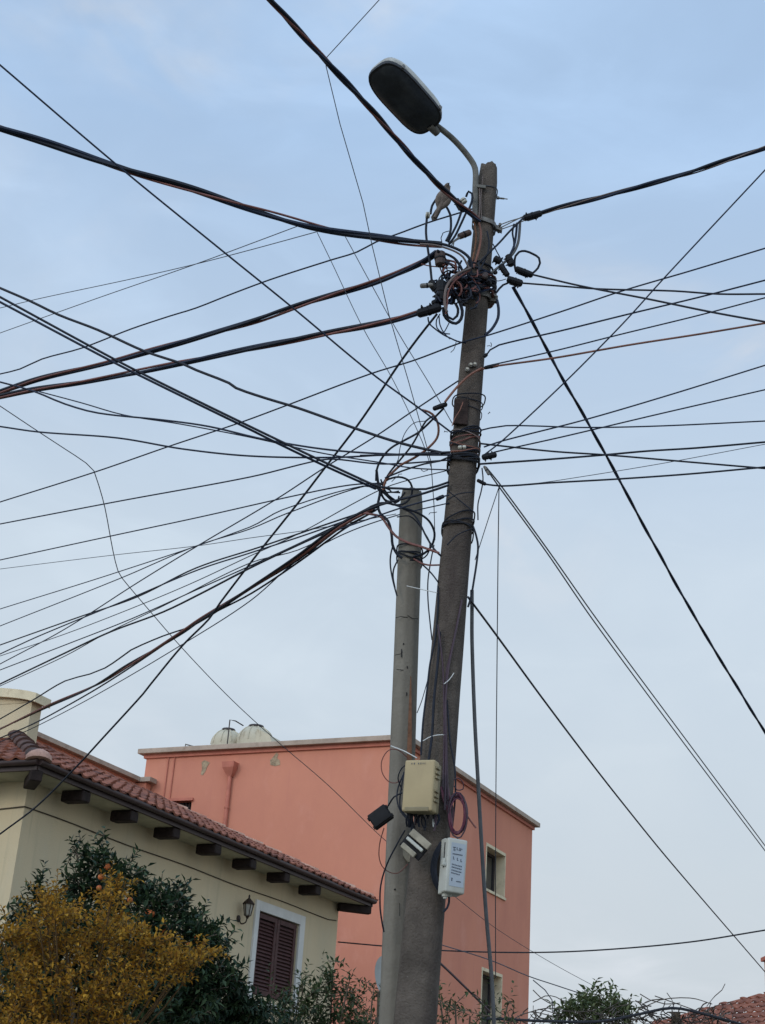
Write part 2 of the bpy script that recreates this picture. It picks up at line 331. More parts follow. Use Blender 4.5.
# gutter board with a rounded outer lip
b = MB()
for (a_, c_, dd) in ((E(-.02, -.02), E(EL + .02, -.02), -hn), (E(-.02, -.02), E(-.02, EW), -hd), (E(EL + .02, -.02), E(EL + .02, EW), hd)):
    L_ = (c_ - a_); ax = L_.normalized(); mid = (a_ + c_) / 2
    b.box(mid + K * (-.068) - dd * .02, ax, dd, K, L_.length / 2 + .01, .018, .055, 0)
    b.tube([a_ + dd * .035 + K * -.035 - ax * .02, c_ + dd * .035 + K * -.035 + ax * .02], .040, 10)
b.build('gutter', M['gutter'], house, True)
for i in range(9):
    s = -.04 + i * 1.037 if i else -.0
    b = MB(); 
    if i == 0:
        dg = (hn + hd).normalized(); b.box(E(.16, .16, -.188), dg, dg.cross(K), K, .26, .07, .062, .02)
    elif i == 8:
        dg = (hn - hd).normalized(); b.box(E(EL - .20, .20, -.188), dg, dg.cross(K), K, .28, .07, .062, .02)
    else: b.box(E(s + (i * 37 % 5 - 2) * .008, .15 + (i * 13 % 4) * .006, -.188 - (i % 3) * .003), hn, hd, K, .16, .085, .066, .025)
    b.build('rafter', M['timber'], house)
# barrel tile roof faces (profiled sheets clipped on the hip lines)
def tile_face(O, u, v, slope_t, ulen, vlen, clips, m, name, parent, tw=.205, th=.30, amp=.026, drop=.026):
    """O eave corner, u along eave, v horizontal inward; rises slope_t per unit v"""
    nrm = (u.cross(v + K * slope_t)); nrm = nrm if nrm.z > 0 else -nrm; nrm.normalize()
    bm = bmesh.new(); sl = (v + K * slope_t).normalized(); cosv = 1 / math.sqrt(1 + slope_t ** 2)
    rows = int(vlen / cosv / th) + 1; cols = int(ulen / tw) + 1; seg = 8
    for r_ in range(rows):
        jit = U(-.012, .012)
        for c_ in range(cols):
            dz = U(-.006, .006); ds = U(-.012, .012)
            prev = None
            for k in range(seg + 1):
                x = (c_ + k / seg) * tw + jit
                t = k / seg
                h = amp * (math.sin(t * math.pi * 2) * .9 if t < .5 else math.sin(t * math.pi * 2) * .35)
                a = O + u * x + sl * (r_ * th - .03 + ds) + nrm * (h + drop + .012 + dz)
                bb = O + u * x + sl * ((r_ + 1) * th + .0) + nrm * (h + .004)
                lo_ = a - nrm * drop
                cur = (bm.verts.new(lo_), bm.verts.new(a), bm.verts.new(bb))
                if prev:
                    bm.faces.new((prev[0], cur[0], cur[1], prev[1])); bm.faces.new((prev[1], cur[1], cur[2], prev[2]))
                prev = cur
    for (p, n_) in clips:
        bmesh.ops.bisect_plane(bm, geom=bm.verts[:] + bm.edges[:] + bm.faces[:], plane_co=p, plane_no=n_, clear_outer=True)
    me = bpy.data.meshes.new(name); o = bpy.data.objects.new(name, me); COL.objects.link(o)
    o.parent = parent; bmesh.ops.translate(bm, verts=bm.verts, vec=-(parent.location + (parent.parent.location if parent.parent else Vector()))); bm.to_mesh(me); bm.free()
    me.materials.append(m)
    return o
HW = EW / 2
A_ = E(0, 0); B_ = E(EL, 0); apL = E(HW, HW, HW * PT); apR = E(EL - HW, HW, HW * PT)
RB = MB()
RB.add([E(0, 0, -.02), E(EL, 0, -.02), apR - K * .02, apL - K * .02, E(0, EW, -.02), E(EL, EW, -.02)], [(0, 1, 2, 3), (0, 3, 4), (1, 5, 2), (4, 3, 2, 5)])
roof = RB.build('roof', M['mortar'], house)
dgL = (hd - hn); dgR = (hd + hn)   # clip plane normals (outward)
def sub(o, par): 
    o.parent = par; return o
tile_face(E(0, -.06, .01 - .06 * PT), hd, hn, PT, EL, HW + .06, [(A_, -(hd - hn)), (B_, (hd + hn)), (apL, hn)], M['tile'], 'tile_slope', roof)
tile_face(E(-.06, 0, .01 - .06 * PT), hn, hd, PT, EW, HW + .06, [(A_, (hd - hn)), (E(0, EW), (hn + hd)), (apL, hd)], M['tile'], 'tile_slope', roof)
tile_face(E(EL, EW, .01), -hn, -hd, PT, EW, HW, [(B_, -(hd + hn)), (E(EL, EW), (hn - hd)), (apR, -hd)], M['tile'], 'tile_slope', roof)
tile_face(E(EL, EW + .06, .01 - .06 * PT), -hd, -hn, PT, EL, HW + .06, [(E(EL, EW), (hd - hn)), (E(0, EW), -(hd + hn)), (apL, -hn)], M['tile'], 'tile_slope', roof)
def caps(p, q, r=.11, ln=.38, rise=.05):
    mb = MB(); dv = (q - p); n_ = max(1, int(dv.length / ln)); t = dv.normalized(); side = t.cross(K).normalized(); upv = side.cross(t)
    for i in range(n_):
        a = p + dv * (i / n_) + upv * rise; c_ = p + dv * ((i + 1.12) / n_) + upv * (rise - .015)
        vs = []; S = 9
        for (o_, rr) in ((a, r * U(.97, 1.05)), (c_, r * .86)):
            for k in range(S):
                an = math.pi * k / (S - 1); vs.append(o_ + side * (math.cos(an) * rr) + upv * (math.sin(an) * rr * .8))
        fs = [(k, k + 1, S + k + 1, S + k) for k in range(S - 1)] + [tuple(range(S))]
        mb.add(vs, fs)
    return mb
ridge = caps(apL, apR, .09, .36, .02); ridge.build('ridge_tiles', M['tile'], roof)
hl = caps(A_ + (hd + hn) * .10, apL + K * .02, .125, .5, .05); hl.build('hip_tiles', M['tile_dark'], roof, True)
caps(B_, apR, .085, .33, .02).build('hip_tiles', M['tile_pale'], roof)
# pale mortar end cap of the near hip
b = MB(); b.lathe(A_ + (hd + hn) * .0 + K * -.02, (K + (hd + hn) * .15), [(0, .15), (.05, .15), (.09, .12), (.13, .06), (.14, .02)], 14); b.build('mortar_cap', M['mortar'], roof, True)
# window: trim frame, louvred shutters
win = MB()
def WQ(s, z, o=0): return Vector((W0.x, W0.y, 0)) + hd * s + K * z - hn * o
def wbox(mb, s0, s1, z0, z1, o0, o1, bev=0): 
    mb.box(WQ((s0 + s1) / 2, (z0 + z1) / 2, (o0 + o1) / 2), hd, K, hn, (s1 - s0) / 2, (z1 - z0) / 2, abs(o1 - o0) / 2, bev)
wbox(win, 5.62, 5.74, 3.5, 4.90, -.01, .03); wbox(win, 7.06, 7.22, 3.5, 4.90, -.01, .03); wbox(win, 5.742, 7.058, 4.76, 4.90, -.01, .03)
wf = win.build('window', M['white_trim'], house)
sl_ = MB(); wbox(sl_, 5.58, 7.26, 3.44, 3.498, -.05, .07, .008); sl_.build('sill', M['white_trim'], wf)
for (a_, c_) in ((5.76, 6.385), (6.40, 7.02)):
    sh = MB()
    wbox(sh, a_, a_ + .075, 3.6, 4.74, -.05, -.01, .004); wbox(sh, c_ - .075, c_, 3.6, 4.74, -.05, -.01, .004)
    wbox(sh, a_ + .077, c_ - .077, 3.6, 3.67, -.05, -.01); wbox(sh, a_ + .077, c_ - .077, 4.67, 4.74, -.05, -.01)
    for j in range(19):
        z = 3.70 + j * .0515
        sh.box(WQ((a_ + c_) / 2, z, -.032), hd, (K * .82 + hn * .57), (hn * .82 - K * .57), (c_ - a_) / 2 - .078, .026, .005)
    sh.build('shutter', M['shutter'], wf)
bk = MB(); wbox(bk, 5.741, 7.059, 3.581, 4.759, -.11, -.08); bk.build('pane', M['winframe'], wf)
# wall-hugging cable clipped under the eaves
b = MB(); pts = [Q(-.012, 1.2, 4.90), Q(-.012, .5, 4.97), Q(-.014, -.01, 5.0)] + [WQ(s, 5.0 + .008 * math.sin(s * 2.2), .012) for s in [x * .35 for x in range(0, 24)]] + [WQ(8.34, 5.02, .012)]
b.tube(pts, .0075, 6); tag(b.build('wall_cable', M['wallcable']), 'thin dark cable clipped along the cream house wall below the rafters', 'cable')
pipe = MB().tube([Q(-.06, .62, 0), Q(-.06, .62, 4.9), Q(-.03, .55, 5.1), Q(-.2, .5, 5.25)], .045, 10)
pipe.build('downpipe', M['house_wall'], house, True)
# lantern
lp = WQ(5.17, 4.62, 0); lan = thing('wall_lantern', 'small black wrought iron lantern on the cream wall left of the shuttered window', 'wall lamp', lp)
MB().lathe(lp + K * -.07 - hn * .002, -hn, [(0, .05), (.012, .05), (.02, .03)], 12).build('back_plate', M['iron'], lan, True)
arm = [lp - hn * .01 - K * .07, lp - hn * .06 - K * .14, lp - hn * .13 - K * .12, lp - hn * .15 - K * .05]
MB().tube(catmull(arm, .02), .011, 6).build('bracket', M['iron'], lan, True)
lc = lp - hn * .15
MB().lathe(lc + K * -.03, K, [(0, .035), (.02, .045), (.15, .068), (.16, .07)], 6).build('glass', M['lantern_glass'], lan)
cg = MB()
for k in range(6):
    a = math.pi * 2 * k / 6; o1 = Vector((math.cos(a), math.sin(a), 0)); cg.tube([lc + K * -.03 + o1 * .045, lc + K * .135 + o1 * .075], .007, 5)
cg.lathe(lc + K * .13, K, [(0, .085), (.012, .09), (.06, .045), (.075, .03), (.09, .012), (.125, .014), (.14, .003)], 12); cg.lathe(lc + K * -.075, K, [(0, .01), (.03, .025), (.045, .045)], 8)
cg.build('cage', M['iron'], lan, True)
# barrel-topped chimney behind the ridge
cp = PZ(27, 733, 6.4); cx = cp + hn * .0
ch = thing('chimney_block', 'cream rendered chimney block with curved coping above the red tiles at the left edge', 'chimney', (cp.x, cp.y, 5.5))
b = MB(); Wd = 1.9; top = PZ(38, 700, 0)
dq = math.sqrt(cp.x ** 2 + cp.y ** 2); zt = onplane(31, 702, cp, hd).z
def CH(t, s, z): return Vector((cp.x, cp.y, z)) + hn * t + hd * s
b.add([CH(t, s, z) for z in (5.6, zt) for (t, s) in ((0, 0), (Wd, 0), (Wd, .22), (0, .22))], [(0, 1, 5, 4), (1, 2, 6, 5), (2, 3, 7, 6), (3, 0, 4, 7), (4, 5, 6, 7)])
b.build('stack', M['house_wall'], ch)
b = MB(); S = 14; vs = []
for s in (-.07, .27):
    for k in range(S + 1):
        t = -.1 + (Wd + .2) * k / S; h = zt - .02 + .13 * math.sin(math.pi * min(1, max(0, k / S))) ** .8
        vs.append(CH(t, s, h + .12)); 
    for k in range(S, -1, -1):
        t = -.1 + (Wd + .2) * k / S; h = zt - .02 + .13 * math.sin(math.pi * min(1, max(0, k / S))) ** .8
        vs.append(CH(t, s, h - .0))
m_ = 2 * (S + 1)
b.add(vs, [(k, (k + 1) % m_, m_ + (k + 1) % m_, m_ + k) for k in range(m_)] + [(k, k + 1, m_ - 2 - k, m_ - 1 - k) for k in range(S)] + [(m_ + k, m_ + k + 1, m_ + m_ - 2 - k, m_ + m_ - 1 - k) for k in range(S)])
b.build('coping', M['reveal'], ch)
b = MB(); vs = []
for k in range(S + 1):
    t = Wd * k / S; vs += [CH(t, 0, zt - .01), CH(t, 0, zt - .01 + .12 * math.sin(math.pi * k / S) ** .8)]
b.add(vs, [(2 * k, 2 * k + 2, 2 * k + 3, 2 * k + 1) for k in range(S)]); b.build('gable', M['house_wall'], ch)

# ------------------------------------------------------------------ salmon building
pA = math.radians(25.7); pd = Vector((math.sin(pA), math.cos(pA), 0)); pn = Vector((-math.cos(pA), math.sin(pA), 0))
C0 = Vector((.79, 29.7, 0)); PH = 9.5; PR = 8.33; PLn = 6.36
pink = thing('salmon_building', 'large flat-roofed salmon pink rendered building behind the poles', 'building', tuple(C0))
b = MB(); wR = [(5.06, 6.36, 7.37, 8.37), (5.05, 6.37, 4.35, 5.555), (5.05, 6.37, 1.4, 2.6)]
wall_face(b, C0, pd, -pn, PR, 0, PH, wR, .30)
wL = [(5.03, 5.6, 7.5, 8.41)]
wall_face(b, C0, pn, -pd, PLn, 0, PH, wL, .16)
def PQ(s, t, z): return Vector((C0.x, C0.y, 0)) + pd * s + pn * t + K * z
b.add([PQ(PR, 0, 0), PQ(PR, PLn, 0), PQ(PR, PLn, PH), PQ(PR, 0, PH)], [(0, 1, 2, 3)])
b.add([PQ(0, PLn, 0), PQ(PR, PLn, 0), PQ(PR, PLn, PH), PQ(0, PLn, PH)], [(0, 1, 2, 3)])
b.build('wall', M['pink'], pink)
b = MB(); b.box(PQ(PR / 2, PLn / 2, PH + .055), pd, pn, K, PR / 2 + .16, PLn / 2 + .16, .055, .012); b.build('roof_slab', M['coping'], pink)
b = MB(); b.box(PQ(PR / 2, PLn / 2, PH - .045), pd, pn, K, PR / 2 + .05, PLn / 2 + .05, .042); b.build('cornice', M['pink_trim'], pink)
for (s0, s1, z0, z1) in wR[:2]:
    f = MB()  # cream-lined opening
    def rb(a, c_, e_, g_, o0, o1, mb): mb.box(PQ((a + c_) / 2, (o0 + o1) / 2, (e_ + g_) / 2), pd, K, pn, (c_ - a) / 2, (g_ - e_) / 2, abs(o1 - o0) / 2)
    rb(s1 - .02, s1 + .02, z0, z1 + .05, -.012, .29, f); rb(s0 - .03, s0 + .02, z0, z1 + .05, -.012, .29, f)
    rb(s0 + .022, s1 - .022, z1 - .02, z1 + .05, -.012, .29, f); rb(s0 - .05, s1 + .05, z0 - .06, z0 - .002, -.04, .29, f)
    fo = f.build('window', M['reveal'], pink)
    g = MB(); rb(s0 + .03, s1 - .03, z0, z1 - .03, .275, .29, g); g.build('pane', M['glass'], fo)
    g = MB(); mid = (s0 + s1) / 2
    for a in (s0 + .021, mid - .03, s1 - .086): rb(a, a + .06, z0 + .001, z1 - .021, .24, .274, g)
    for z in (z0 + .001, z1 - .081): rb(s0 + .082, mid - .031, z, z + .06, .24, .274, g); rb(mid + .031, s1 - .087, z, z + .06, .24, .274, g)
    g.build('frame', M['winframe'], fo)
    g = MB(); vs = []
    for k in range(25):
        x = s0 + .1 + (mid - s0 - .1) * k / 24; o = .262 + .008 * math.sin(k * 1.7); vs += [PQ(x, o, z0 + .05), PQ(x, o, z1 - .06)]
    g.add(vs, [(2 * k, 2 * k + 2, 2 * k + 3, 2 * k + 1) for k in range(24)]); g.build('curtain', M['curtain'], fo)
(s0, s1, z0, z1) = wL[0]
f = MB(); f.box(PQ(-.01, (s0 + s1) / 2, z1 + .03), pn, K, pd, .33, .03, .05); fo = f.build('window', M['pink_trim'], pink)
g = MB(); g.box(PQ(.145, (s0 + s1) / 2, (z0 + z1) / 2), pn, K, pd, (s1 - s0) / 2, (z1 - z0) / 2, .01); g.build('pane', M['glass'], fo)
g = MB(); 
for k in range(7): g.box(PQ(.11, s0 + .04 + k * (s1 - s0 - .08) / 6, (z0 + z1) / 2), pn, K, pd, .01, (z1 - z0) / 2, .01)
g.build('bars', M['winframe'], fo)
# hopper and downpipe on the left face
hp = PQ(0, 4.09, 9.06)
g = MB()
vs = []
for (z, hw, o) in ((.14, .155, .22), (.02, .14, .20), (-.12, .08, .12), (-.16, .05, .10)):
    for (a, o_) in ((-hw, .0), (hw, 0), (hw, o), (-hw, o)): vs.append(hp + pn * a - pd * (o_ + .001) + K * z)
g.add(vs, [(i * 4 + k, i * 4 + (k + 1) % 4, i * 4 + 4 + (k + 1) % 4, i * 4 + 4 + k) for i in range(3) for k in range(4)] + [(0, 1, 2, 3)])
g.build('rain_hopper', M['pink_trim'], pink)
g = MB().tube([hp - pd * .06 + K * -.1, hp - pd * .06 + K * -9.0], .045, 10)
for z in (8.2, 6.9, 5.6, 3.5): g.tube([Vector((hp.x, hp.y, z)) - pd * .06, Vector((hp.x, hp.y, z + .04)) - pd * .06], .056, 10)
g.build('downpipe', M['pink_trim'], pink, True)
for t in (5.60, 5.76):
    g = MB().tube([PQ(-.02, t, 9.55), PQ(-.02, t, 6.0)], .014, 6); g.build('conduit', M['pink_trim'], pink)
g = MB().tube([PQ(-.05, .25, 9.5), PQ(-.05, .25, 0)], .04, 8)
dp = MB().tube([PQ(.9, -.05, 6.25), PQ(.9, -.05, 0)], .03, 8); dp.build('pale_pipe', M['reveal'], pink, True)
# spalled plaster patches
def blob(cen, du, dv_, nout, prof, name, m, parent):
    mb = MB(); vs = [cen + du * x + dv_ * y + nout * .004 for x, y in prof]; vs2 = [v + nout * .004 for v in vs]
    n_ = len(prof); mb.add(vs + vs2, [tuple(range(n_, 2 * n_))] + [(k, (k + 1) % n_, n_ + (k + 1) % n_, n_ + k) for k in range(n_)]); return mb.build(name, m, parent)
blob(PQ(0, 4.79, 9.14), -pn, K, -pd, [(-.10, .13), (-.03, .17), (.05, .14), (.11, .11), (.06, .02), (.02, -.09), (-.03, -.17), (-.09, -.15), (-.07, -.02)], 'plaster_patch', M['plaster_hole'], pink)
blob(PQ(0, 3.04, 9.21), -pn, K, -pd, [(-.12, .02), (-.05, .10), (.02, .19), (.07, .15), (.05, .06), (.12, .01), (.14, -.09), (.02, -.11), (-.10, -.08)], 'plaster_patch', M['plaster_hole'], pink)
# thin pipe ends on the roof
rp = thing('roof_pipe', 'small bent iron pipe standing on the left end of the salmon roof', 'pipe', PQ(.2, 5.5, PH + .11))
MB().tube([PQ(.2, 5.5, PH + .1), PQ(.2, 5.5, PH + .26), PQ(.2, 5.25, PH + .19), PQ(.2, 5.15, PH + .12)], .016, 6).build('pipe', M['steel'], rp)
# low wing behind the ridge
wg = Vector((-5.10, 32.2, 0))
an = thing('low_side_wing', 'low salmon side wing with pale coping showing above the tiled ridge', 'building', tuple(wg))
def AQ(s, t, z): return Vector((wg.x, wg.y, 0)) + pd * s + pn * t + K * z
b = MB(); b.add([AQ(s, t, z) for z in (0, 8.82) for (s, t) in ((0, 0), (-9, 0), (-9, 3), (1.2, 3), (1.2, 0))], [(0, 1, 6, 5), (1, 2, 7, 6), (2, 3, 8, 7), (3, 4, 9, 8), (4, 0, 5, 9), (5, 6, 7, 8, 9)])
b.build('wall', M['pink'], an)
b = MB(); b.box(AQ(-4, .0, 8.87), pd, pn, K, 5.15, .14, .05, .01); b.build('coping', M['coping'], an)
b = MB(); b.box(AQ(.15, -.13, 4.4), pd, pn, K, .1, .14, 4.4); b.build('return_wall', M['pink'], an)
b = MB(); b.box(AQ(.12, -.28, 8.86), pd, pn, K, .14, .13, .05); b.build('return_coping', M['coping'], an)
# water tanks on the roof
def tank(cpos, r, h, label):
    t = thing('water_tank', label, 'water tank', cpos, 'domed water tanks on the salmon roof'); c_ = Vector(cpos)
    pr = [(0, r * .96), (.03, r), (h * .30, r), (h * .31, r * .975), (h * .34, r * .975), (h * .35, r), (h * .5, r)]
    for k in range(1, 9):
        a = math.pi / 2 * k / 9; pr.append((h * .5 + math.sin(a) * h * .47, r * math.cos(a) ** .85))
    pr.append((h * .98, r * .12))
    MB().lathe(c_, K, pr, 28).build('shell', M['tank'], t, True)
    MB().lathe(c_ + K * (h * .945), K, [(0, r * .42), (.03, r * .44), (.055, r * .40), (.06, .05)], 20).build('lid', M['winframe'], t, True)
    rb_ = MB()
    for k in range(10):
        a = 2 * math.pi * k / 10; pts = []
        for (hh, rr) in pr[6:-2]: pts.append(c_ + K * hh + Vector((math.cos(a), math.sin(a), 0)) * (rr + .004))
        rb_.tube(pts, .016, 5)
    rb_.build('rib', M['tank'], t)
    return t
tank(PQ(1.2, 5.02, PH + .11), .37, .74, 'smaller cream domed water tank with dark lid, left of the pair on the salmon roof')
t2 = tank(PQ(1.25, 4.32, PH + .11), .42, .80, 'larger cream domed water tank, right of the pair on the salmon roof')
fp = thing('filler_pipe', 'thin dark pipe rising between the two roof water tanks', 'pipe', PQ(.55, 4.6, PH + .11))
MB().tube([PQ(.55, 4.62, PH + .1), PQ(.55, 4.62, PH + .88), PQ(.6, 4.5, PH + .86), PQ(.8, 4.4, PH + .80)], .014, 6).build('pipe', M['winframe'], fp)
MB().add([PQ(.9, 4.1, PH + .74), PQ(.9, 3.75, PH + .58), PQ(.9, 3.55, PH + .12), PQ(.9, 4.1, PH + .12), PQ(1.6, 4.1, PH + .74), PQ(1.6, 3.75, PH + .58), PQ(1.6, 3.55, PH + .12), PQ(1.6, 4.1, PH + .12)],
         [(0, 1, 2, 3), (4, 7, 6, 5), (0, 4, 5, 1), (1, 5, 6, 2), (3, 7, 4, 0)]).build('tank_jacket', M['tank'], t2)

# ------------------------------------------------------------------ right edge: distant tiled roof, pillar
rr_ = thing('tiled_outbuilding', 'low outbuilding with terracotta tiled roof at the lower right corner', 'house', PZ(740, 1100, 0) if False else (6.2, 23.5, 0))
RA = math.radians(62); ru = Vector((math.sin(RA), math.cos(RA), 0)); rv = Vector((-math.cos(RA), math.sin(RA), 0))
R0 = Vector((6.45, 23.2, 3.64)); rl = 9.0
MB().add([R0 + ru * a + rv * c_ + K * z for z in (-3.35, -.05) for (a, c_) in ((.3, .35), (rl, .35), (rl, 4), (.3, 4))], [(0, 1, 5, 4), (1, 2, 6, 5), (2, 3, 7, 6), (3, 0, 4, 7)]).build('wall', M['wing'], rr_)
tile_face(R0 + Vector((0, 0, 0)), ru, rv, .42, rl, 2.3, [(R0, -(ru * 1.0 - rv * 1.0))], M['tile'], 'tile_slope', rr_)
tile_face(R0 + rv * 4.6, -rv, ru, .42, 4.6, 2.3, [(R0, (ru - rv)), (R0 + rv * 4.6, (ru + rv))], M['tile'], 'tile_slope', rr_)
tp = onplane(766, 960, R0 + rv * 2.3 + ru * 3, Vector((0, 1, 0)))
pc = thing('roof_pillar', 'peach and red painted chimney pillar cut by the right edge of the picture', 'chimney', (tp.x + .12, tp.y, 3.8))
b = MB(); b.box((tp.x + .22, tp.y, (3.6 + tp.z) / 2), (1, 0, 0), (0, 1, 0), K, .2, .2, (tp.z - 3.6) / 2, .01); b.build('shaft', M['wing'], pc)
b = MB(); b.box((tp.x + .22, tp.y, tp.z + .03), (1, 0, 0), (0, 1, 0), K, .25, .25, .035, .008); b.build('cap', M['pink_trim'], pc)
# ------------------------------------------------------------------ poles
def pole_line(a, b_, Y):
    """axis points (top, bottom at ground) through two sight points on the plane y=Y"""
    p = PY(*a, Y); q = PY(*b_, Y); t = q.z / (p.z - q.z); return p, q - (p - q) * t
mt, mb_ = pole_line((489, 167), (415, 1024), 9.0)
def maxis(z): t = (z - mb_.z) / (mt.z - mb_.z); return mb_.lerp(mt, t)
def mrad(z): t = z / mt.z; return .1515 - .0790 * t
def superprof(n=24, p=3.2, rot=0.0):
    out = []
    for k in range(n):
        a = 2 * math.pi * k / n + rot; out.append(1 / (abs(math.cos(a)) ** p + abs(math.sin(a)) ** p) ** (1 / p))
    m_ = sum(out) / n; return [o / m_ for o in out]
def pole_mesh(top, bot, radf, prof, n, broken=0.0, steps=70, wob=.003):
    mb = MB(); vs = []; ax = (top - bot)
    tz = ax.normalized(); x = Vector((1, 0, 0)); x = (x - tz * x.dot(tz)).normalized(); y = tz.cross(x)
    for i in range(steps + 1):
        c_ = bot + ax * (i / steps); r_ = radf(c_.z)
        for k in range(n):
            a = 2 * math.pi * k / n; w_ = 1 + wob * 6 * noise.noise(Vector((math.cos(a) * 2, math.sin(a) * 2, i * .35)))
            p = c_ + (x * math.cos(a) + y * math.sin(a)) * (r_ * prof[k] * w_)
            if i == steps and broken: p += tz * (broken * noise.noise(Vector((math.cos(a) * 3.3, math.sin(a) * 3.3, 4.2)))) - (p - c_) * .12
            vs.append(p)
    fs = [(i * n + k, i * n + (k + 1) % n, (i + 1) * n + (k + 1) % n, (i + 1) * n + k) for i in range(steps) for k in range(n)]
    c0 = len(vs); vs.append(top + tz * (broken * .2)); fs += [(steps * n + k, steps * n + (k + 1) % n, c0) for k in range(n)]
    mb.add(vs, fs); return mb
big = thing('utility_pole', 'tall weathered brown-grey concrete pole leaning right and carrying the street lamp', 'utility pole', tuple(mb_))
prof = superprof(24, 3.4, .22)
pole_mesh(mt, mb_, mrad, prof, 24, .035).build('shaft', M['concrete_dark'], big, True)
lt, lb = pole_line((411.7, 492), (393.0, 1024), 9.32)
def laxis(z): t = (z - lb.z) / (lt.z - lb.z); return lb.lerp(lt, t)
def lrad(z): return .0895 - .0095 * (z / lt.z)
post = thing('concrete_post', 'shorter smooth light grey concrete post standing left of the leaning pole', 'utility pole', tuple(lb))
oct_ = []
for k in range(32):
    a = 2 * math.pi * k / 32; s_ = math.pi / 4; q = ((a + .25) % s_) - s_ / 2; oct_.append(math.cos(s_ / 2) / math.cos(q) * 1.04)
pole_mesh(lt, lb, lrad, oct_, 32, .02, 50, .0012).build('shaft', M['concrete_light'], post, True)
def ring(mb, axf, radf, z, r, tilt=(0, 0), gap=1.06, n=5, wob=.0, prof_=1.0, cover=1.0, ph=0):
    c_ = axf(z); R_ = radf(z) * gap; pts = []; S = 28
    for k in range(S + 1):
        a = ph + 2 * math.pi * cover * k / S; x = math.cos(a); y = math.sin(a)
        sq = 1 / (abs(x) ** 3.2 + abs(y) ** 3.2) ** (1 / 3.2) if prof_ else 1
        pts.append(c_ + Vector((x * R_ * sq, y * R_ * sq, tilt[0] * x * R_ + tilt[1] * y * R_ + wob * math.sin(a * 3 + z * 9))))
    mb.tube(pts, r, n)
def zof(y, m=True): # height on the pole seen at picture row y
    a = (489 - (y - 167) * 74 / 857, y) if m else (409.5 - (y - 492) * 20 / 532, y)
    return PY(a[0], a[1], 9.0 if m else 9.32).z
# dark rust hollow plate on the pole, patch above the wraps
zc = zof(419); c_ = maxis(zc)
b = MB(); b.box(c_ + Vector((-.052, -mrad(zc) * .98, 0)), (1, .05, 0), (0, 1, 0), (0, 0, 1), .050, .016, .098, .006); b.build('rusty_plate', mat('dark_rust_plate', (.032, .020, .017), .95, .4, 25), big)
# rust streak and scores on the post
def surf_l(x, y, off=.0): p = PY(x, y, 9.32 - .0); a = laxis(p.z); return Vector((p.x, a.y - lrad(p.z) * .98 - off, p.z))
b = MB(); vs = []
rs = [(680, .4), (700, 1.2), (725, 1.8), (750, 2.3), (775, 2.6), (800, 2.9)]
for (y_, w_) in rs:
    x_ = 410.2 - (y_ - 680) * .018; p1 = surf_l(x_ - w_, y_, .003); p2 = surf_l(x_ + w_, y_, .003); vs += [p1, p2]
b.add(vs, [(2 * i, 2 * i + 1, 2 * i + 3, 2 * i + 2) for i in range(len(rs) - 1)]); b.build('rust_streak', M['rust'], post)
b = MB()
for (x0, y0, x1, y1, r_) in ((401, 653, 401, 661, .004), (394.5, 659, 401, 657.5, .0022), (396, 673, 403, 674, .0022), (403, 647, 403, 648.5, .005), (406.5, 670, 407, 672, .004), (406, 696, 406, 699, .004), (395, 622, 400, 620.5, .0022), (400, 620.5, 407, 621.5, .0022), (407, 619.5, 412, 622.5, .0022), (412, 622.5, 418, 623, .0022), (404, 850, 404.6, 852, .005), (399, 905, 399, 918, .0015), (394, 891, 394.6, 892.2, .006)):
    b.tube([surf_l(x0, y0, .002), surf_l(x1, y1, .002)], r_, 5)
b.build('surface_score', M['plastic_black'], post)
# clamps on the tall pole
def clamp(y, label, tilt, right=1, w_=.018, steel='steel'):
    z = zof(y); c_ = maxis(z); t = thing('pole_clamp', label, 'clamp', tuple(c_), 'steel clamps on the leaning pole')
    R_ = mrad(z) * 1.05; pts = []
    vs = []; S = 32
    for k in range(S):
        a = 2 * math.pi * k / S; x = math.cos(a); yy = math.sin(a); sq = 1 / (abs(x) ** 3.4 + abs(yy) ** 3.4) ** (1 / 3.4)
        for (dz, dr) in ((-w_, 1.03), (w_, 1.03), (w_, 1.10), (-w_, 1.10)):
            vs.append(c_ + Vector((x * R_ * sq * dr, yy * R_ * sq * dr, dz + tilt * x * R_)))
    mb = MB().add(vs, [(k * 4 + j, ((k + 1) % S) * 4 + j, ((k + 1) % S) * 4 + (j + 1) % 4, k * 4 + (j + 1) % 4) for k in range(S) for j in range(4)])
    mb.build('band', M[steel], t)
    e = c_ + Vector((right * R_ * 1.25, -.02, tilt * R_ * right)); mb = MB()
    mb.box(e + Vector((0, -.012, 0)), (1, 0, tilt), (0, 1, 0), (0, 0, 1), .035, .005, w_); mb.box(e + Vector((0, .014, 0)), (1, 0, tilt), (0, 1, 0), (0, 0, 1), .035, .005, w_)
    mb.build('ear', M[steel], t)
    mb = MB().lathe(e + Vector((right * .012, -.06, 0)), (0, 1, 0), [(0, .012), (.014, .012), (.0141, .006), (.09, .006), (.0901, .012), (.104, .012)], 6); mb.build('bolt', M['steel'], t)
    return t
clamp(226, 'dull steel clamp below the bolt near the pole top, holding the upper right bundle', -.35)
clamp(299, 'lower steel clamp with protruding ear beneath the large cable tangle', -.05, 1, .024)
z = zof(197); c_ = maxis(z)
bt = thing('threaded_bolt', 'short threaded bolt sticking out of the right side of the pole near its top', 'bolt', tuple(c_))
MB().lathe(c_ + Vector((.05, 0, 0)), (1, 0, -.05), [(0, .007), (.085, .007), (.0851, .004), (.11, .004)], 8).build('shank', M['steel'], bt)
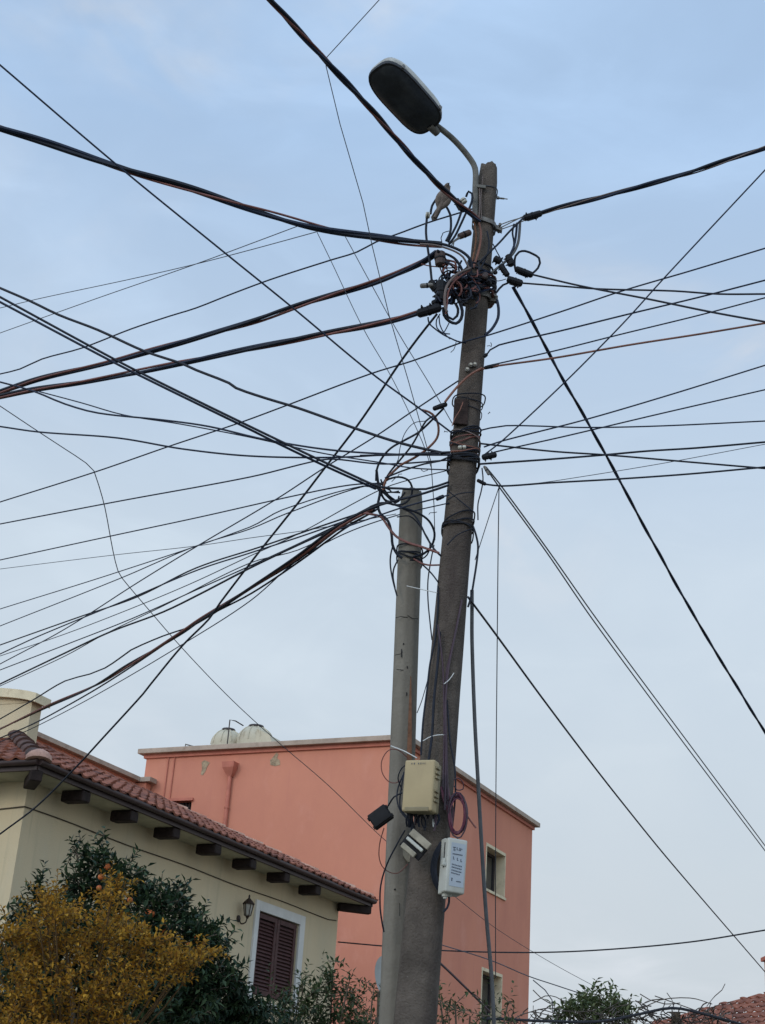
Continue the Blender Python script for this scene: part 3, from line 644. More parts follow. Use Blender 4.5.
MB().lathe(c_ + Vector((.078, 0, 0)), (1, 0, -.05), [(0, .018), (.004, .018), (.0041, .013), (.018, .013)], 6).build('nut', M['steel'], bt)
# thin wire band round the pole top
b = MB(); ring(b, maxis, mrad, zof(192), .004, (-.1, 0), 1.05); tag(b.build('wire_band', M['thin']), 'thin wire band tied round the leaning pole just under its broken top', 'wire band')
# ------------------------------------------------------------------ street lamp
cz = zof(190); base = maxis(zof(225)); 
def PP(x, y, Y): return PY(x, y, Y)
lamp = thing('street_lamp', 'grey street lamp with dark oval lens on a bent arm at the pole top', 'street lamp', tuple(PP(475, 215, 8.93)))
armpts = catmull([PP(475, 222, 8.915), PP(475.3, 190, 8.915), PP(475, 168, 8.91), PP(468, 156, 8.89), PP(455, 141, 8.84), PP(443, 130.5, 8.80), PP(434, 124, 8.775)], .03)
MB().tube(armpts, .0225, 12).build('arm', M['arm'], lamp, True)
p1 = PP(432.5, 128, 8.77); p2 = PP(376.5, 67, 8.36)
ax = (p2 - p1); HL = ax.length; ax.normalize()
# lens faces down and towards the viewer
nl = Vector((-.30, -.50, -.80)); nl = (nl - ax * nl.dot(ax)).normalized(); sd_ = ax.cross(nl).normalized()
def head(h0, h1, k0, k1, off0, off1, n=40, cap=True, w0=.157, lscale=1.0):
    """rounded elongated plan outline swept from depth h0 to h1 behind the lens plane"""
    vs = []
    for (h, k) in ((h0, k0), (h1, k1)):
        for i in range(n):
            a = 2 * math.pi * i / n; cx_ = math.cos(a); sy = math.sin(a)
            pw = 2 / (2.7 if cx_ > 0 else 5.0)
            X = math.copysign(abs(cx_) ** pw, cx_) * HL / 2 * k; Yy = math.copysign(abs(sy) ** (2 / 3.2), sy) * w0 * (k if k > .5 else k)
            Yy *= 1 + .05 * cx_
            vs.append(p1 + ax * (HL / 2) + ax * X + sd_ * Yy - nl * h)
    return vs
def loft(rows, n=40):
    vs = []; 
    for (h, k) in rows: vs += head(h, h, k, k, 0, 0)[:n]
    m_ = len(rows); fs = [(i * n + k, i * n + (k + 1) % n, (i + 1) * n + (k + 1) % n, (i + 1) * n + k) for i in range(m_ - 1) for k in range(n)]
    fs += [tuple(range(n)), tuple((m_ - 1) * n + k for k in range(n))]
    return MB().add(vs, fs)
loft([(-.002, .97), (.012, 1.0), (.05, 1.0), (.085, .965), (.112, .86), (.128, .65), (.134, .4)]).build('housing', M['lamp_body'], lamp, True)
loft([(-.016, .955), (-.016, 1.0), (.004, 1.015), (.014, 1.012)]).build('rim', M['lamp_rim'], lamp, True)
loft([(-.045, .45), (-.042, .62), (-.034, .80), (-.017, .94)]).build('lens', M['lamp_glass'], lamp, True)
for f_ in (.14, .80):
    b = MB(); cpt = p1 + ax * (HL * f_) - sd_ * 0
    for sgn in (1,):
        q = cpt + sd_ * (.150 * sgn) - nl * .015; b.box(q, ax, sd_, nl, .012, .007, .022, .002)
    b.build('latch', M['steel'], lamp)
b = MB(); b.lathe(p1 - ax * .06, ax, [(0, .028), (.03, .032), (.09, .036)], 12); b.build('spigot', M['steel'], lamp, True)
b = MB(); b.box(PP(481, 187, 8.905), (1, 0, -.05), (0, 1, 0), (0, 0, 1), .035, .012, .013, .003); b.build('pole_strap', M['arm'], lamp)
tag(MB().tube(catmull([PP(479.5, 186, 8.905), PP(479.8, 205, 8.9), PP(478.5, 222, 8.9)], .03), .006, 6).build('lamp_conduit', M['palegrey']), 'thin pale conduit beside the lamp arm down the pole top', 'conduit')
tag(MB().tube(catmull([PP(483, 175, 8.915), PP(481, 200, 8.905), PP(481.5, 219, 8.9)], .03), .0035, 6).build('lamp_wire', M['palegrey']), 'thin pale wire just right of the lamp arm on the pole top', 'wire')

# ------------------------------------------------------------------ cables
def solve(pts, a, z, mid=None, step=9.0, straight=False):
    """picture polyline + anchors -> 3D points; depth runs linearly in 1/depth between anchors, as along a straight span"""
    P2 = [Vector((p[0], p[1], 0)) for p in pts]
    acc = [0]
    for i in range(1, len(P2)): acc.append(acc[-1] + (P2[i] - P2[i - 1]).length)
    def dep(p, an): return DEP(PZ(p[0], p[1], an[1])) if an[0] == 'Z' else DEP(PY(p[0], p[1], an[1])) if an[0] == 'Y' else an[1]
    anc = {0: dep(pts[0], a), len(pts) - 1: dep(pts[-1], z)}
    for k, v in (mid or {}).items(): anc[k] = dep(pts[k], ('Y', v))
    ks = sorted(anc)
    X = [Vector((p.x, p.y, 0)) for p in P2]
    C_ = X if straight else catmull(X, step)
    if straight:
        C_ = []
        for i in range(len(X) - 1):
            n_ = max(1, int((X[i + 1] - X[i]).length / step)); C_ += [X[i].lerp(X[i + 1], j / n_) for j in range(n_)]
        C_.append(X[-1])
    ac2 = [0]
    for i in range(1, len(C_)): ac2.append(ac2[-1] + (C_[i] - C_[i - 1]).length)
    sc = acc[-1] / max(ac2[-1], 1e-6); out = []
    for p, s_ in zip(C_, ac2):
        s_ *= sc; j = 0
        while j < len(ks) - 2 and s_ > acc[ks[j + 1]]: j += 1
        s0, s1 = acc[ks[j]], acc[ks[j + 1]]; t = 0 if s1 == s0 else min(1, max(0, (s_ - s0) / (s1 - s0)))
        D = 1 / ((1 - t) / anc[ks[j]] + t / anc[ks[j + 1]]); out.append(CAM + ray(p.x, p.y) * D)
    def off(p): return p[0] <= 1 or p[0] >= 764 or p[1] <= 1 or p[1] >= 1022
    if off(pts[0]): d_ = (out[0] - out[min(3, len(out) - 1)]).normalized(); out = [out[0] + d_ * k for k in (3.5, 1.8, .6)] + out
    if off(pts[-1]): d_ = (out[-1] - out[-min(4, len(out))]).normalized(); out += [out[-1] + d_ * k for k in (.6, 1.8, 3.5)]
    return out
def wire(label, r, m, pts, a, z, mid=None, cat='cable', name='overhead_cable', group='overhead cables strung from the poles', step=9.0, straight=False, n=6):
    r = r * (1.12 if step > 5 and m in ('black', 'navy') else 1.0)
    P3 = solve(pts, a, z, mid, step, straight); mb = MB().tube(P3, r, n)
    o = mb.build(name, M[m], None, True, loc=P3[len(P3) // 2]); tag(o, label, cat, group); return o
def bundle(label, strands, pts, a, z, mid=None, pitch=1.3, name='cable_bundle', group='twisted overhead bundles'):
    """strands: (material, radius, helix radius, phase)"""
    P3 = solve(pts, a, z, mid, 6.0); t = thing(name, label, 'cable bundle', tuple(P3[len(P3) // 2]), group)
    # resample by 3D length
    R = [P3[0]]; 
    for i in range(1, len(P3)):
        d_ = (P3[i] - P3[i - 1]); k = max(1, int(d_.length / .05)); R += [P3[i - 1] + d_ * ((j + 1) / k) for j in range(k)]
    for (m, r, hr, ph) in strands:
        out = []; s_ = 0
        for i, p in enumerate(R):
            tt = (R[min(i + 1, len(R) - 1)] - R[max(i - 1, 0)]).normalized(); x = tt.cross(K).normalized(); y = x.cross(tt)
            if i: s_ += (R[i] - R[i - 1]).length
            th = ph + s_ / pitch * 2 * math.pi + .8 * math.sin(s_ * .9); h_ = hr * (1 + .35 * math.sin(s_ * 1.7 + ph))
            out.append(p + x * (math.cos(th) * h_) + y * (math.sin(th) * h_))
        MB().tube(out, r, 6).build('strand', M[m], t, True)
    return t
Y9 = ('Y', 8.90)
# --- twisted bundles
bundle('thick black bundle sagging from the left edge, topmost on the left, into the upper tangle', [('black', .018, .013, 0), ('navy', .017, .013, 2.2), ('red', .009, .022, 4.2)],
       [(0, 128), (42, 141), (114, 166), (190, 189), (250, 209), (304, 225), (344, 233), (396, 240), (442, 245)], ('Z', 8.3), ('Y', 8.80), pitch=2.2)
bundle('thick twisted black bundle falling from the top edge left of the lamp', [('black', .0135, .009, 0), ('navy', .012, .010, 2.1), ('red', .008, .012, 4.2)],
       [(268, -2), (326, 60), (363, 101), (399, 142), (440, 186), (459, 204), (479, 221)], ('Z', 8.0), ('Y', 8.86), pitch=.9)
bundle('upper of the two black-and-red bundles rising from the left edge to the pole', [('black', .015, .011, 0), ('navy', .014, .011, 2), ('red', .010, .016, 4)],
       [(0, 392), (42, 378), (111, 362), (150, 351), (203, 336), (250, 322), (293, 307), (331, 295), (383, 279), (422, 262), (437, 252)], ('Z', 7.3), ('Y', 8.78), pitch=3.0)
bundle('lower of the two rising left bundles, ending in a dark sleeve at the pole', [('black', .015, .011, 1), ('navy', .014, .011, 3), ('red', .010, .016, 5)],
       [(0, 397), (33, 390), (82, 382.5), (140, 372), (176, 364.5), (250, 349), (324, 334), (363, 326.5), (396, 319), (420, 312)], ('Z', 7.2), ('Y', 8.76), pitch=3.4)
bundle('thick black and grey bundle rising from the pole top to the right edge', [('black', .0125, .009, 0), ('navy', .0125, .009, 2.1), ('palegrey', .006, .015, 4.2)],
       [(541, 213), (562, 207), (610, 194.5), (648, 184), (685, 174), (725, 161), (766, 148)], ('Y', 8.9), ('Z', 8.6), pitch=1.4)
bundle('twisted black drop bundle falling steeply from the pole to the lower right edge', [('black', .0086, .0042, 0), ('navy', .0086, .0042, 3.1)],
       [(513, 287), (532, 321), (554.5, 364), (584, 416), (607, 457), (644, 526), (696, 619), (766, 734)], ('Y', 8.85), ('Z', 5.2), pitch=.6)
bundle('brown-red thick cable pair sweeping up from the lower left edge to the shorter post', [('red', .0105, .008, 0), ('black', .009, .010, 3.0)],
       [(0, 729), (49, 706), (98, 684), (131, 664), (183, 632), (200, 620), (250, 588), (298, 557), (340, 526), (372, 508)], ('Z', 5.6), ('Y', 9.2), pitch=4.0)
# --- single cables, left side
W = wire
W('thin straight black cable falling from the upper left edge across everything to the leaning pole', .0062, 'navy', [(0, 65), (117, 165), (225, 253), (293, 308), (370, 372), (423, 411), (452, 433)], ('Z', 8.0), Y9)
W('hair-thin wire kinked over the falling bundle left of the lamp', .0031, 'thin', [(380, -1), (327, 57), (326, 66), (340, 124), (363, 203), (372, 245), (389, 315), (409, 383), (431, 462), (434, 505), (435, 540)], ('Z', 8.6), ('Y', 9.25), straight=True)
W('hair-thin wire hanging from the topmost left bundle, left one of two', .0031, 'thin', [(316, 230), (331, 261), (363, 328), (393, 380), (422, 441), (432, 470)], ('Z', 7.8), ('Y', 9.2))
W('hair-thin wire hanging from the topmost left bundle, right one of two', .0031, 'thin', [(345, 236), (370, 282), (399, 334), (429, 383), (452, 423)], ('Z', 7.9), ('Y', 9.0))
W('upper of two faint thin wires rising from the left edge to the topmost bundle', .0036, 'thin', [(0, 308), (42, 298), (131, 279), (196, 264), (250, 250), (316, 232)], ('Z', 8.6), ('Z', 7.9))
W('lower of two faint thin wires rising from the left edge to the topmost bundle', .0036, 'thin', [(0, 333), (98, 298), (196, 264), (250, 244), (298, 226)], ('Z', 8.4), ('Z', 7.85))
W('slightly wavy thin black cable rising from the left edge to the pole beside the bird', .0058, 'navy', [(0, 374), (20, 369), (42, 359), (82, 348), (131, 329), (170, 316), (196, 308), (229, 295), (272, 279), (331, 260), (357, 252), (376, 242), (403, 232), (427, 223), (459, 213), (472, 209)], ('Z', 7.6), ('Y', 8.92))
W('wavy black twisted cable falling from the left edge to the wrapped band on the pole', .0095, 'black', [(0, 288), (30, 301), (59, 315), (98, 330), (144, 351), (183, 364), (196, 370), (229, 383), (236, 388), (265, 398), (298, 408), (357, 429), (402, 443.5), (452, 455)], ('Z', 7.8), Y9)
W('upper of a close pair of straight cables falling from left to post top', .0085, 'black', [(0, 297), (114, 359), (163, 384), (249, 426), (278, 440), (324, 462), (378, 487)], ('Z', 7.2), ('Y', 9.2))
W('lower of a close pair of straight cables falling from left to post top', .0085, 'navy', [(0, 302), (114, 362.5), (163, 387), (249, 429), (278, 443.5), (324, 465.5), (376, 489)], ('Z', 7.15), ('Y', 9.24))
W('black cable sagging gently right from under the two rising left bundles', .0068, 'navy', [(0, 382), (33, 391), (65, 404), (98, 413), (163, 420), (209, 426.5), (265, 439.5), (331, 450), (400, 454.5), (450, 455)], ('Z', 7.1), Y9)
W('thinner cable splitting off the sagging one at left and running just beneath it', .0046, 'navy', [(39, 391.5), (82, 403), (124, 415), (180, 424), (249, 437), (324, 453.5), (383, 463), (412, 468), (450, 470)], ('Z', 7.05), Y9)
W('nearly level black cable from the left edge at mid height to the wrapped band', .0066, 'navy', [(0, 426.5), (39, 432), (118, 438), (183, 449), (250, 456), (331, 457.5), (383, 455), (450, 452)], ('Z', 6.9), Y9)
W('loose thin wire zigzagging down from the left edge past the roof tanks', .0044, 'thin', [(0, 406), (39, 432), (65, 449), (86, 463), (94, 471), (99, 486), (105, 508), (113, 551), (118, 571), (122, 578), (137, 596), (183, 649), (232, 700), (278, 742), (328, 785), (386, 841), (458, 899), (494, 927), (550, 962), (609, 994)], ('Z', 7.0), ('Z', 4.2))
W('thin black cable rising steadily from the left edge, passing the pole, to the right edge', .0056, 'navy', [(0, 502), (95, 472), (170, 446), (239, 423), (285, 406), (370, 374), (415, 360), (463, 342), (489, 335), (560, 312), (622, 291), (690, 271), (766, 248)], ('Z', 6.8), ('Z', 7.6), {7: 8.86, 8: 8.86})
W('cable rising from the left edge at mid height, next below the steadily rising one', .0058, 'navy', [(0, 524), (120, 501), (250, 477), (311, 462), (331, 459), (383, 464), (450, 460)], ('Z', 6.6), Y9)
W('thin dark cable rising to the post, just above the faint grey wire', .0052, 'navy', [(0, 560), (111, 536), (200, 517), (298, 495), (350, 485), (386, 483)], ('Z', 6.5), ('Y', 9.2))
W('faint thin grey wire almost level across the lower left sky', .0030, 'thin', [(0, 569), (114, 555), (196, 546), (250, 538), (308, 530), (396, 514)], ('Z', 6.5), ('Y', 9.2))
W('thin cable rising to the post top from the left edge below the faint grey wire', .0044, 'navy', [(0, 609), (118, 572), (250, 527), (282, 510), (363, 486), (384, 490)], ('Z', 6.3), ('Y', 9.21))
W('thin cable rising to the post top, just under its near twin at the left edge', .0044, 'navy', [(0, 626), (121, 578), (196, 546), (250, 529), (288, 513), (370, 485), (386, 492)], ('Z', 6.2), ('Y', 9.21))
W('uppermost black cable of the dense fan rising from the lower left', .0062, 'black', [(0, 645), (82, 616), (137, 597), (196, 568), (260, 547), (311, 529.5), (378, 507)], ('Z', 6.1), ('Y', 9.22))
W('black cable in the dense lower left fan, second from its top', .0058, 'navy', [(0, 654), (39, 636), (131, 598), (199, 569.5), (250, 553), (308, 534), (378, 509)], ('Z', 6.0), ('Y', 9.22))
W('long straight thin cable rising from the lower left fan to the orange-brown cable', .0050, 'navy', [(0, 664), (65, 629), (137, 583), (199, 545), (275, 500), (324, 468), (376, 436), (407, 415), (458, 381)], ('Z', 6.1), Y9)
W('thin cable crossing its neighbours in the dense lower left fan', .0042, 'thin', [(0, 656), (65, 634), (130, 609), (190, 584), (250, 556), (300, 533), (360, 500), (392, 485), (449, 470)], ('Z', 5.95), ('Y', 8.9))
W('thin dark cable low in the left fan, just above the doubled black one', .0050, 'navy', [(0, 670), (65, 645), (131, 619), (196, 590), (250, 566), (298, 544), (377, 506)], ('Z', 5.9), ('Y', 9.22))
W('heavier black cable low in the left fan, the upper of a touching pair', .0078, 'black', [(0, 684), (65, 653), (110, 632), (163, 612), (200, 594), (250, 568), (298, 545), (340, 526), (374, 509)], ('Z', 5.8), ('Y', 9.22))
W('thin cable touching the underside of the heavier black one in the left fan', .0045, 'thin', [(0, 686), (65, 656), (105, 634), (163, 606), (250, 563), (298, 550), (344, 527), (374, 511)], ('Z', 5.8), ('Y', 9.23))
W('wavy black cable from above the cream chimney rising to the fan and the post', .0066, 'black', [(0, 719), (33, 700), (65, 681), (90, 674), (105, 668), (120, 658), (131, 650), (163, 636), (196, 624), (252, 588), (298, 560), (340, 528), (373, 508)], ('Z', 5.7), ('Y', 9.22))
W('dark blue cable running beneath the brown-red pair over the tiled ridge at left', .0068, 'navy', [(0, 738), (33, 724), (65, 707), (98, 688), (131, 667), (203, 619), (252, 593), (300, 561), (344, 529), (376, 510)], ('Z', 5.55), ('Y', 9.23))
W('thin cable lowest of the fan above the tiled ridge, starting at the left edge', .0042, 'navy', [(0, 742), (33, 728), (98, 694), (183, 644), (250, 601), (298, 560), (344, 534), (398, 515), (449, 503)], ('Z', 5.5), ('Y', 8.92))
W('black drop cable falling steeply from the lower tangle clamp to the cream house roof corner', .0075, 'black', [(437, 314), (418, 338), (399, 364), (377, 397), (357, 426), (324, 469), (298, 503), (259, 552), (220, 603), (209, 619), (183, 645), (150, 685), (143, 694), (101, 740), (79, 764), (37, 806), (0, 834)], ('Y', 8.85), ('Z', 4.1))
# --- between post top and pole
W('black cable bridging from left of the post top straight across to the pole', .0080, 'black', [(360, 479), (381, 487), (400, 488.5), (426, 489), (449, 482)], ('Y', 9.1), Y9)
W('black cable from post to pole just below the straight bridging one', .0085, 'black', [(340, 524), (360, 513), (380, 505), (398, 500), (425, 493), (449, 485)], ('Y', 9.15), Y9)
W('black cable ending in a small connector between the post and the pole', .0055, 'navy', [(340, 529), (360, 522), (407, 506), (432, 499.5), (449, 495)], ('Y', 9.15), Y9)
W('short level cable above the post from the tangle to the pole wraps', .0065, 'black', [(360, 455.5), (395, 455), (425, 454), (450, 452)], ('Y', 9.0), Y9)
W('cable with a loose frayed joint just above the post top running to the pole', .0062, 'black', [(385, 478), (402, 471), (424, 464), (440, 461), (451, 456)], ('Y', 9.1), Y9)
# --- right side
W('thin straight cable falling diagonally from the right edge to the wrapped band on the pole', .0052, 'navy', [(484, 455), (502, 441), (564, 383), (607, 340), (629, 317), (666, 276), (766, 169)], ('Y', 8.9), ('Z', 8.0))
W('dark cable rising gently right from the small hook connector under the clamp', .0055, 'navy', [(485, 357), (490, 350), (499, 345), (560, 331), (629, 314), (700, 297), (766, 280)], ('Y', 8.9), ('Z', 7.4))
W('thin dark cable rising gently to the right edge just above the rusty orange cable', .0052, 'navy', [(487, 366), (554, 351), (622, 334), (700, 315), (766, 297.5)], ('Y', 8.9), ('Z', 7.3))
W('rusty orange-brown cable running right from the pole to the right edge', .0082, 'copper', [(478, 371), (487, 367.5), (554, 358), (629, 345), (700, 334), (766, 323)], ('Y', 8.88), ('Z', 7.1))
W('black cable sagging right from the lower black connector, nearly level to the right edge', .0066, 'black', [(521, 283), (560, 286), (600, 289), (674, 291), (718, 294), (766, 294)], ('Y', 8.9), ('Z', 7.0))
W('black cable falling right from the looped sleeve, crossing the level one, to the right edge', .0066, 'black', [(532, 274.5), (581, 286), (648, 299), (711, 312), (766, 322)], ('Y', 8.9), ('Z', 6.6))
W('higher of two parallel thin cables rising right from the wraps', .0052, 'navy', [(484, 447), (502, 441), (584, 420), (666, 396), (766, 365)], ('Y', 8.9), ('Z', 7.0))
W('lower of two parallel thin cables rising right from the small black closure', .0050, 'navy', [(487, 455), (495, 452), (566, 436), (659, 414), (766, 389.5)], ('Y', 8.9), ('Z', 6.8))
W('level dark cable arching slightly away from the pole right of the rusty plate', .0052, 'navy', [(480, 430.5), (490, 428), (506, 425.7), (536, 426), (584, 427.5), (659, 426), (766, 421)], ('Y', 8.9), ('Z', 6.5))
W('black cable slightly rising from the wraps to the right edge through the crossing point', .0068, 'black', [(480, 464), (540, 460), (603, 455), (648, 451), (696, 448), (766, 442)], ('Y', 8.9), ('Z', 6.4))
W('black cable slightly falling from the wraps to the right edge through the crossing point', .0062, 'black', [(480, 443.5), (502, 446), (554, 451.5), (607, 455), (689, 462), (766, 468.5)], ('Y', 8.9), ('Z', 6.0))
W('dark cable from the lowest small connector on the pole level to the right edge', .0062, 'black', [(484, 484), (502, 486), (547, 483), (618, 479), (689, 474), (766, 467)], ('Y', 8.9), ('Z', 6.0))
W('hair-thin wire rising right between the two lowest level cables', .0028, 'thin', [(530, 484), (554, 481), (659, 464), (766, 444)], ('Y', 9.4), ('Z', 6.3))
W('left one of two close stay wires falling to the lower right edge', .0052, 'grey', [(486, 468), (497, 484), (545, 550), (593, 620), (680, 738), (766, 852)], ('Y', 8.9), ('Z', 4.7))
W('right one of two close stay wires falling to the lower right edge', .0052, 'grey', [(486, 467), (499, 483), (548, 550), (597, 619.5), (684, 737), (766, 847)], ('Y', 8.93), ('Z', 4.75))
W('straight black cable falling from the middle of the pole to the lower right roof pillar', .0066, 'black', [(468, 597), (497, 636), (540, 695), (589, 760), (625, 806), (668, 859), (766, 973)], ('Y', 8.9), ('Z', 4.3))
W('hair-thin wire dropping leftward from the stay wires behind the pole', .0030, 'thin', [(499, 487), (488, 520), (480, 545), (475, 560)], ('Y', 8.9), ('Y', 9.3))
W('thin plumb wire hanging straight down right of the pole past the upper salmon window', .0040, 'thin', [(499, 487), (498, 560), (497, 665), (496, 780), (495.5, 880), (495.6, 978)], ('Y', 8.92), ('Y', 12.0))
W('thick slack grey cable hanging down right of the pole to the ground', .0125, 'grey', [(472, 590), (472, 610), (472, 640), (474.6, 717), (478, 781), (482, 851), (486, 912), (491.5, 976), (494, 1023)], ('Y', 9.05), ('Y', 9.4))
W('long sagging cable crossing low behind both poles from the cream house to the right edge', .0105, 'black2', [(338, 942), (383, 946), (442, 950.5), (528, 952.5), (600, 950), (690, 942), (766, 930)], ('Y', 24.0), ('Z', 4.7))
W('faint thin cable falling right across the lower salmon wall beneath the sagging one', .0075, 'thin', [(442, 945), (490, 960), (528, 976), (555, 985), (582, 994)], ('Y', 22.0), ('Y', 22.0))
W('dark cable falling from behind the pole to the foot of the lower salmon window', .0120, 'purple_dark', [(425, 950), (440, 963), (465, 987), (490, 1012)], ('Y', 14.0), ('Y', 16.0))
W('thick dark cable sagging over the vines along the bottom edge at right', .0170, 'black2', [(480, 1019), (501, 1019), (540, 1021), (600, 1021.5), (640, 1014), (672, 1008), (700, 1013), (733, 1022)], ('Y', 19.0), ('Y', 19.0))
W('thin curved cable stub looping out of the vines right of the salmon building', .0070, 'thin', [(533, 980), (545, 990), (552, 1000), (553, 1012)], ('Y', 20.0), ('Y', 20.0))
# ------------------------------------------------------------------ local jumpers and coils (each a bent piece of cable fixed at the poles)
JG = 'bent jumper cables around the pole top'
def J(label, r, m, pts, y0=8.82, y1=None, mid=None, group=JG, name='jumper_cable'):
    return wire(label, r, m, pts, ('Y', y0), ('Y', y1 or y0), mid, name=name, group=group, step=3.0)
J('black jumper hanging from the pale connector left of the bird down to the clamp', .0088, 'black', [(427, 216), (426, 232), (428, 250), (430, 264), (432, 284)], 8.80)
J('short black jumper curving from behind the bird to the pale connector at left', .0088, 'black', [(437, 198), (432, 206), (430.5, 214)], 8.80)
J('black jumper bowing down from below the bird into the tangle', .0088, 'black', [(446, 206), (450, 214), (451, 224), (450, 233), (446, 241)], 8.80)
J('black jumper hooked over near the lamp arm, running down left into the tangle', .0088, 'black', [(469, 209), (472, 201), (472, 193.5), (468.5, 191.5), (466, 197)], 8.86)
J('black jumper slanting from the lamp arm down left, left one of two', .0085, 'black', [(461, 213), (457, 224), (452, 234), (448, 242)], 8.82)
J('black jumper slanting from the lamp arm down left, right one of two', .0085, 'black', [(466, 213), (460, 226), (455, 236), (449, 244)], 8.84)
J('small thin wire curl left of the slanting jumpers', .0035, 'black', [(449, 231), (443, 233), (441, 238), (442, 243), (446, 246)], 8.82)
J('thick pinkish grey jumper arching out left of the pole over the tangle', .0098, 'palegrey', [(471, 268), (466, 270), (459, 273), (452, 279), (447, 286), (445, 295), (445, 306), (447, 312)], 8.70)
J('thin red-brown jumper beside the thick pinkish arch', .0070, 'red', [(470, 270), (462, 275), (453, 283), (448, 293), (447, 304), (446, 314)], 8.71)
J('black coil hanging under the tangle left of the pole, outer turn', .0120, 'black', [(443.5, 307), (444, 315), (449, 321), (456, 323.5), (461, 319), (462.3, 311), (460, 303)], 8.74)
J('black coil hanging under the tangle left of the pole, inner turn', .0095, 'black', [(446, 310), (448, 317), (453, 319.5), (457, 316), (458, 309), (455, 303)], 8.76)
J('thin dark loop fanning below the clamp, lowest', .0055, 'navy', [(428, 317), (429, 323), (434, 328), (443, 334.5), (450, 338), (458, 341.5), (466, 343)], 8.78, 8.88)
J('thin dark loop fanning below the clamp, left of centre', .0045, 'navy', [(440, 314), (436.5, 320), (437, 328), (443, 333), (450, 334)], 8.78)
J('thin dark loop fanning below the clamp, inner narrow one', .0045, 'navy', [(439, 316), (440, 325), (444, 333), (450, 339)], 8.78)
J('short thin wire slanting under the hanging coil', .0040, 'navy', [(449, 323), (446, 329), (443, 334)], 8.78)
J('grey-black cable bowing out right of the pole below the steel clamp', .0105, 'navy', [(497, 300), (498.5, 308), (498, 318), (494, 326), (490, 331), (485, 335)], 8.88)
J('thick black strand arching from the top left bundle over to the pole', .0115, 'black', [(436, 243), (446, 245), (457, 249), (464, 253), (470, 259), (472, 268)], 8.76)
J('pale brown strand arching just under the thick black one to the pole', .0080, 'palegrey', [(420, 244), (434, 245), (446, 248), (456, 252), (463, 257), (467, 264), (470, 270)], 8.75)
J('dark strand dipping from the bundle end to the pole mass', .0105, 'black', [(437, 252), (446, 254), (454, 258), (459, 264), (463, 272)], 8.78)
J('bright red-brown thin wire crossing level behind the connectors', .0048, 'red', [(421, 264), (430, 266), (440, 267), (450, 268), (460, 266.5)], 8.80)
J('small red-brown wire hook below the bundle end', .0050, 'red', [(440, 267.5), (442, 273), (445, 276), (447.5, 273), (447, 269), (443, 267)], 8.78)
J('long black jumper from the right dead-end sleeve diagonally to the pole centre', .0078, 'black', [(524, 217.5), (516, 225), (509, 232), (500, 242), (492, 250), (484, 258), (477, 265)], 8.82)
J('black jumper hanging from the right sleeve, bending in to the pole, outer', .0100, 'grey', [(520, 222), (519.5, 232), (518, 243), (514, 252), (508, 259), (500, 266), (491, 273)], 8.85)
J('black jumper hanging from the right sleeve, bending in to the pole, middle', .0085, 'navy', [(517, 223), (516, 235), (514, 246), (509, 257)], 8.85)
J('black jumper hanging from the right sleeve, innermost', .0070, 'black', [(514, 224), (512.5, 233), (514, 242), (513, 252), (510, 259)], 8.87)
J('black cable loop standing out right of the pole above the double connectors', .0082, 'black', [(516, 272), (514.5, 264), (515.5, 256), (519, 252), (525, 251), (533, 254), (539, 258), (540, 263), (538, 268), (533, 273)], 8.85)
J('short black cable bending from the lower right connector to the clamp', .0080, 'black', [(508, 283), (503, 285), (499, 289), (496, 293)], 8.88)
J('thin wire slanting along the right side of the pole by the connectors', .0045, 'navy', [(493, 244), (497, 252), (502, 261), (508, 274)], 8.86)
J('thin wires bridging the pole and the lower right connector', .0035, 'thin', [(490, 279), (498, 281), (506, 279)], 8.86)
J('dark cable hugging the pole below the upper clamp', .0060, 'black', [(487, 231), (489, 242), (488, 252), (484, 262), (480, 270)], 8.83)
J('rust-brown bare strand running down the pole below the lamp arm', .0085, 'copper', [(479, 223), (481, 233), (480, 245), (477, 257), (473, 268)], 8.84)
J('second rust-brown strand down the pole below the lamp arm, left of the first', .0065, 'rust', [(474, 222), (476, 235), (475, 248), (472, 262)], 8.85)
for k, (a, c_) in enumerate((((497, 226), (524, 217)), ((498, 229), (526, 215)), ((499, 230), (528, 219)))):
    J(('upper', 'middle', 'lower')[k] + ' thin steel tie wire from the bolt to the right dead-end sleeve', .0045, 'steel', [a, ((a[0] + c_[0]) / 2, (a[1] + c_[1]) / 2 - .6 + k * .5), c_], 8.9)
for k in range(3):
    J(('left', 'middle', 'right')[k] + ' thin steel tie wire from the brown insulator arm to the tangle', .0042, 'steel', [(464 - k * 2, 234 + k * 2.2), (456 - k, 239 + k * 1.5), (449 + k * 2, 245 + k)], 8.85)
# wraps tight round the pole inside the tangle
def tangle(name, label, axf, radf, zs, m, r, seed, gap=(1.06, 1.35), par=None):
    random.seed(seed); t = thing(name, label, 'cable wrap', tuple(axf(sum(zs) / len(zs))), 'cable wraps round the poles')
    for z in zs:
        b = MB(); ring(b, axf, radf, z, r * U(.8, 1.2), (U(-.5, .5), U(-.4, .4)), U(*gap), 5, .004); b.build('turn', M[m if isinstance(m, str) else random.choice(m)], t, True)
    return t
z0, z1 = zof(302), zof(262)
tangle('cable_wrap', 'dense mass of black cable turns wrapped round the upper pole under the bird', maxis, mrad, [z0 + (z1 - z0) * U(.1, .95) for _ in range(16)], ['black', 'black', 'black2', 'black', 'navy', 'red'], .0085, 3, (1.1, 1.5))
tangle('cable_wrap', 'rusty and black wire turns with shiny bits wrapped round the pole at mid height', maxis, mrad, [zof(y) for y in (433, 434.5, 438, 441, 443, 445, 447, 449, 452, 455)], ['red', 'black', 'copper', 'palegrey', 'red', 'black'], .0052, 5, (1.04, 1.12))
